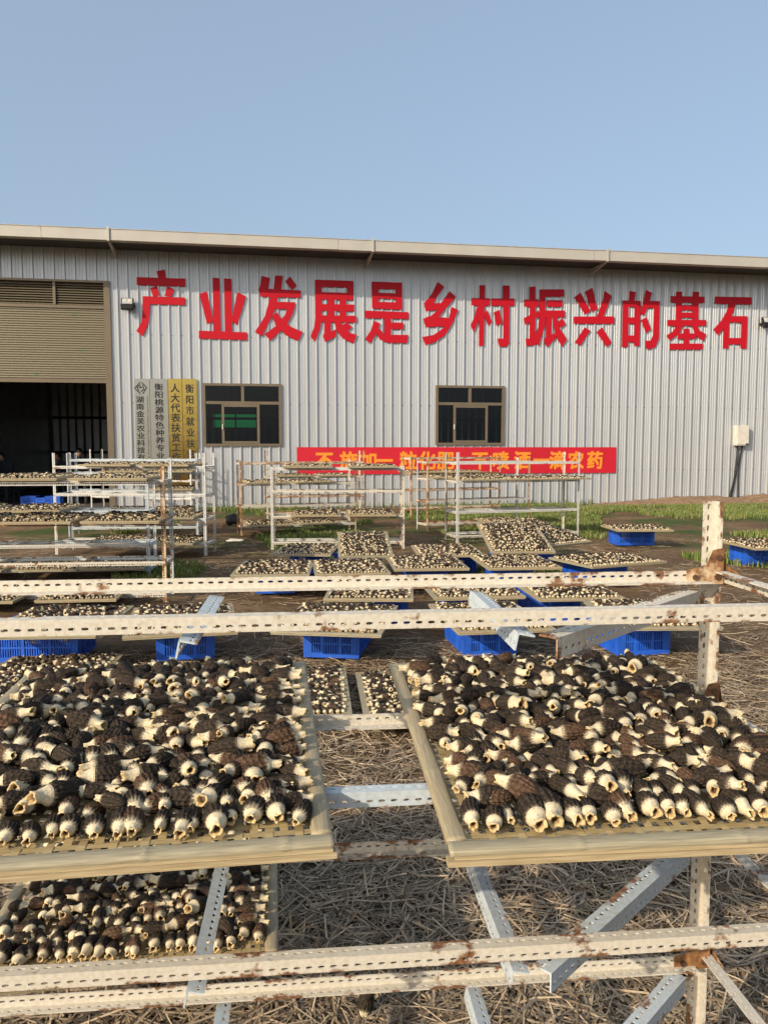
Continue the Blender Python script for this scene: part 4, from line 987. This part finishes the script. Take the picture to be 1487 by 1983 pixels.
# ------------------------------------------------------------------ build the morels: the 300 that show largest one by one, the rest as stuff
def to_px(p):
    d = p - Vector((0, 0, CAM_H)); c, s = math.cos(PITCH), math.sin(PITCH)
    zf = d.y * c - d.z * s; up = d.y * s + d.z * c
    return IW / 2 + F * d.x / zf, IH / 2 - F * up / zf, zf
cand = []
for i, mm_ in enumerate(MORELS):
    if mm_[4] in (TL, TR):
        x, y, zf = to_px(mm_[0].translation)
        if -15 < x < IW + 15 and y < IH: cand.append((zf, i))
cand.sort(); single = {i for _, i in cand[:300]}
face = {'front': 'stem to the tray front', 'back': 'stem to the tray rear', 'left': 'stem away from the post', 'right': 'stem towards the post'}
for i in single:
    m, v, lod, cl, tid, row = MORELS[i]
    root = empty('morel', m); brown = v % 5 == 3
    zone = ['front', 'second', 'third', 'fourth', 'fifth', 'sixth', 'seventh', 'eighth', 'ninth', 'tenth', 'eleventh', 'twelfth'][min(row, 11)] + (' row' if row < 11 else ' or later row')
    s_ = m.to_scale().y; size = 'small' if s_ < .80 else ('large' if s_ > .93 else 'medium')
    where = 'tray above another tray' if tid == TL else 'tray nearest the post'
    tag(root, f"{size} {'brown' if brown else 'blackish'} morel, {face[cl]}, {zone} of {where}", 'mushroom', 'morels on the two close-up trays')
    obj('cap', HI[v][0], root, local=IDN); obj('stem', HI[v][1], root, local=IDN)
V, FQ, CC = [], [], []; nv = 0
for i, (m, v, lod, cl, tid, row) in enumerate(MORELS):
    if i in single: continue
    geo = NEAR[v] if lod == 0 else (MID[v] if lod == 1 else FAR[v % 10])
    A = np.array(m); p = geo[0] @ A[:3, :3].T + A[:3, 3]
    V.append(p); FQ.append(np.array(geo[1]) + nv); CC.append(geo[2] * (0.85 + .3 * ((i * 7919) % 100) / 100)); nv += len(p)
me = col_mesh('drying_morels', np.concatenate(V), np.concatenate(FQ), np.clip(np.concatenate(CC), 0, 1), M['morel'])
tag(obj('drying_morels', me), 'dark capped morels with cream stems spread over all the other trays', 'mushrooms', kind='stuff')
print('morels', len(MORELS), 'verts', nv)

# a fallen morel on the straw, odds and ends on the soil
p = G(705, 1962, .016)
root = empty('morel', Matrix.Translation(p) @ Matrix.Rotation(R(70), 4, 'Z') @ Matrix.Rotation(R(-60), 4, 'Y') @ Matrix.Scale(1.1, 4)); tag(root, 'single dark morel dropped on the straw under the rack', 'mushroom')
obj('cap', HI[1][0], root, local=IDN); obj('stem', HI[1][1], root, local=IDN)
def lump(name, p, r, mat, lab, cat, sq=.6, seed=1):
    bm = bmesh.new(); bmesh.ops.create_icosphere(bm, subdivisions=3, radius=1)
    for v in bm.verts:
        n = mnoise.noise(v.co * 1.3 + Vector((seed, 0, 0))); v.co = Vector((v.co.x * r[0], v.co.y * r[1], v.co.z * r[2])) * (1 + .45 * n)
    me = bpy.data.meshes.new(name); bm.to_mesh(me); bm.free(); me.materials.append(mat); me.shade_smooth()
    o = obj(name, me, mw=Matrix.Translation(p)); tag(o, lab, cat); return o
lump('plastic_bag', G(450, 1006, .09), (.14, .10, .11), M['rubber'], 'crumpled black plastic bag on the soil by the wall', 'bag', seed=3)
lump('paper_scrap', G(455, 1046, .012), (.14, .07, .025), M['plastic_grey'], 'pale crumpled scrap lying on bare soil before the racks', 'litter', seed=9)

# ------------------------------------------------------------------ people working inside the doorway, crates beside them
def person(pos, yaw, label, scale=1.0, lean=.25):
    V_ = {'pel': (0, 0, .50), 'sp': (0, .05 + lean * .25, .72), 'ch': (0, .08 + lean * .55, .95), 'nk': (0, .10 + lean * .7, 1.08), 'hd0': (0, .13 + lean * .8, 1.15),
          'lh': (-.10, .03, .49), 'lk': (-.13, .42, .50), 'la': (-.13, .40, .08), 'lt': (-.13, .55, .03), 'rh': (.10, .03, .49), 'rk': (.13, .42, .50), 'ra': (.13, .40, .08), 'rt': (.13, .55, .03),
          'ls': (-.19, .08 + lean * .55, 1.0), 'le': (-.25, .22 + lean * .5, .76), 'lw': (-.12, .45 + lean * .3, .72), 'lf': (-.09, .53 + lean * .3, .70),
          'rs': (.19, .08 + lean * .55, 1.0), 're': (.25, .22 + lean * .5, .76), 'rw': (.12, .45 + lean * .3, .72), 'rf': (.09, .53 + lean * .3, .70)}
    E_ = [('pel', 'sp'), ('sp', 'ch'), ('ch', 'nk'), ('nk', 'hd0'), ('pel', 'lh'), ('lh', 'lk'), ('lk', 'la'), ('la', 'lt'), ('pel', 'rh'), ('rh', 'rk'), ('rk', 'ra'), ('ra', 'rt'), ('ch', 'ls'), ('ls', 'le'), ('le', 'lw'), ('lw', 'lf'), ('ch', 'rs'), ('rs', 're'), ('re', 'rw'), ('rw', 'rf')]
    Rr = {'pel': .14, 'sp': .13, 'ch': .15, 'nk': .055, 'hd0': .06, 'lh': .10, 'rh': .10, 'lk': .07, 'rk': .07, 'la': .045, 'ra': .045, 'lt': .04, 'rt': .04, 'ls': .07, 'rs': .07, 'le': .05, 're': .05, 'lw': .035, 'rw': .035, 'lf': .03, 'rf': .03}
    ks = list(V_); me = bpy.data.meshes.new('body'); me.from_pydata([V_[k] for k in ks], [(ks.index(a), ks.index(b)) for a, b in E_], [])
    root = empty('person', Matrix.Translation(pos) @ Matrix.Rotation(yaw, 4, 'Z') @ Matrix.Scale(scale, 4)); tag(root, label, 'person', 'people working inside the shed')
    b = obj('body', me, root, local=IDN); me.materials.append(M['cloth_dark'])
    sk = b.modifiers.new('skin', 'SKIN'); b.modifiers.new('sub', 'SUBSURF').levels = 1
    for i, k in enumerate(ks): me.skin_vertices[0].data[i].radius = (Rr[k], Rr[k]); 
    me.skin_vertices[0].data[0].use_root = True
    bm = bmesh.new(); bmesh.ops.create_uvsphere(bm, u_segments=16, v_segments=12, radius=1)
    for v in bm.verts:
        v.co.z *= .12; v.co.x *= .078; v.co.y *= .095
        if v.co.y > .07 and abs(v.co.x) < .02 and -.03 < v.co.z < .02: v.co.y += .018
    hm = bpy.data.meshes.new('head'); bm.to_mesh(hm); bm.free(); hm.materials.append(M['skin']); hm.shade_smooth()
    hd = Vector(V_['hd0']) + Vector((0, .03, .09)); T = Matrix.Translation(hd) @ Matrix.Rotation(R(-25), 4, 'X')
    obj('head', hm, root, local=T)
    bm = bmesh.new(); bmesh.ops.create_uvsphere(bm, u_segments=16, v_segments=12, radius=1)
    bmesh.ops.delete(bm, geom=[v for v in bm.verts if v.co.z < -.35 or (v.co.y > .55 and v.co.z < .45)], context='VERTS')
    for v in bm.verts: v.co.z *= .132; v.co.x *= .088; v.co.y *= .105
    hm = bpy.data.meshes.new('hair'); bm.to_mesh(hm); bm.free(); hm.materials.append(M['hair']); hm.shade_smooth()
    obj('hair', hm, root, local=T)
    st = MB().box((-.17, -.15, .33), (.17, .17, .36))
    for sx in (-.14, .14):
        for sy in (-.12, .14): st.tube([(sx, sy, .012), (sx * .9, sy * .9, .33)], .016, 6)
    so = obj('stool', st.mesh('stool', M['dark_steel']), mw=root.matrix_world.copy()); tag(so, 'low stool under ' + label, 'stool', 'stools inside the shed')
def inside(px, py, depth):
    d = ray(px, py); o = WO + WN * depth; t = o.dot(WN) / d.dot(WN); return Vector((d.x * t, d.y * t, .012))
person(inside(155, 890, 2.6), R(200), 'person in dark clothes seated just inside the doorway', 1.08)
person(inside(141, 890, 3.6), R(150), 'person in dark clothes bent over further inside the shed', 1.0, .4)
person(inside(22, 890, 3.0), R(170), 'person in dark clothes seated away from the other two', 1.0, .3)
for px, lab in ((68, 'blue plastic crate on the shed floor beside a second crate'), (97, 'blue plastic crate on the shed floor closer to the door jamb')):
    q = inside(px, 960, 1.6); crate((q.x, q.y), WANG, lab, 'blue crates inside the shed', z=.013)

# ------------------------------------------------------------------ straw and grass
r = random.Random(3)
def ribbons(n, place, lmin, lmax, wmin, wmax, palette, zmax):
    v, f, c = [], [], []
    for _ in range(n):
        x, y = place(); a = r.uniform(0, math.pi); L = r.uniform(lmin, lmax); wd = r.uniform(wmin, wmax); h = r.uniform(.0, zmax)
        dx, dy = math.cos(a), math.sin(a); px_, py_ = -dy * wd / 2, dx * wd / 2; tz = r.gauss(0, .09) * L; bow = r.gauss(0, .10) * L
        zb = .03 * mnoise.noise(Vector((x * .9, y * .9, 0))) + .012 * mnoise.noise(Vector((x * 4, y * 4, 3))) - .025 + .004 + h
        tw = r.uniform(-.5, .5) * wd
        k = len(v)
        for t, s in ((-.5, 1), (0, 1), (.5, .8)):
            cx, cy = x + dx * L * t - dy * bow * (1 - 4 * t * t), y + dy * L * t + dx * bow * (1 - 4 * t * t); z = max(zb + tz * t, zb - h * .9)
            v.append((cx + px_ * s, cy + py_ * s, z + tw)); v.append((cx - px_ * s, cy - py_ * s, z - tw * .3))
        f += [(k, k + 1, k + 3, k + 2), (k + 2, k + 3, k + 5, k + 4)]
        cc = palette[r.randrange(len(palette))]; s = r.uniform(.7, 1.15)
        c += [[q * s for q in cc]] * 6
    return v, f, c
pal = [(.48, .36, .23), (.41, .31, .20), (.30, .225, .145), (.57, .44, .29), (.22, .16, .10), (.38, .30, .21)]
def pl_near():
    y = 1.6 + 4.2 * r.random() ** 1.3; return r.uniform(-.65, .62) * y + r.gauss(0, .05), y
def pl_mid():
    while True:
        y = r.uniform(4.5, 13); x = r.uniform(-.6, .6) * y
        if mnoise.noise(Vector((x * .8, y * .8, 9))) > -.12: return x, y
a_ = ribbons(38000, pl_near, .05, .24, .002, .0065, pal, .028)
b_ = ribbons(9000, pl_mid, .06, .26, .003, .008, pal, .012)
n0 = len(a_[0]); me = col_mesh('straw_litter', a_[0] + b_[0], a_[1] + [tuple(i + n0 for i in q) for q in b_[1]], np.array(a_[2] + b_[2]), M['straw'], False)
tag(obj('straw_litter', me), 'dry straw and stalks scattered over the bare soil', 'straw', kind='stuff')
def blade_set(n, place, hmin, hmax):
    v, f, c = [], [], []
    for _ in range(n):
        x, y = place(); a = r.uniform(0, 6.28); h = r.uniform(hmin, hmax); wd = r.uniform(.004, .009) * (1 + h * 3); le = r.uniform(.1, .7) * h; b = r.uniform(0, 6.28)
        k = len(v); dx, dy = math.cos(a) * wd, math.sin(a) * wd; lx, ly = math.cos(b) * le, math.sin(b) * le
        v += [(x - dx, y - dy, -.05), (x + dx, y + dy, -.05), (x + dx * .7 + lx * .4, y + dy * .7 + ly * .4, h * .6), (x - dx * .7 + lx * .4, y - dy * .7 + ly * .4, h * .6), (x + lx + dx * .1, y + ly + dy * .1, h), (x + lx - dx * .1, y + ly - dy * .1, h)]
        f += [(k, k + 1, k + 2, k + 3), (k + 3, k + 2, k + 4, k + 5)]
        cc = r.choice([(.11, .17, .03), (.15, .21, .04), (.20, .23, .06), (.09, .14, .025), (.30, .26, .12)]); c += [cc] * 6
    return v, f, c
def wall_y(x): return 19.8 + x * math.tan(WANG)
def pl_grass():
    while True:
        x = r.uniform(-4.5, 11); yw = wall_y(x); y = yw - .15 - 6.2 * r.random() ** 1.5
        dens = mnoise.noise(Vector((x * .45, y * .6, 4))) + .35 * mnoise.noise(Vector((x * 1.7, y * 1.7, 8))) + (.30 if x > 1 else -.12) - .10 * (yw - y) + .12
        if x > 5 and yw - y < .9: continue
        if dens > .0: return x, y
def pl_fringe():
    x = r.uniform(-4.6, 5.5); return x, wall_y(x) - .06 - .12 * r.random()
def pl_patch():
    while True:
        y = r.uniform(8.5, 14); x = r.uniform(-.35, .55) * y
        if mnoise.noise(Vector((x * .5, y * .5, 14))) > .16: return x, y
g1 = blade_set(60000, pl_grass, .02, .075); g2 = blade_set(500, pl_fringe, .05, .18); g3 = blade_set(14000, pl_patch, .02, .07)
vv, ff, cc = [], [], []
for g in (g1, g2, g3):
    k = len(vv); vv += g[0]; ff += [tuple(i + k for i in q) for q in g[1]]; cc += g[2]
tag(obj('grass', col_mesh('grass', vv, ff, np.array(cc), M['grass'], False)), 'green weedy grass growing along the shed wall and in patches', 'grass', kind='stuff')
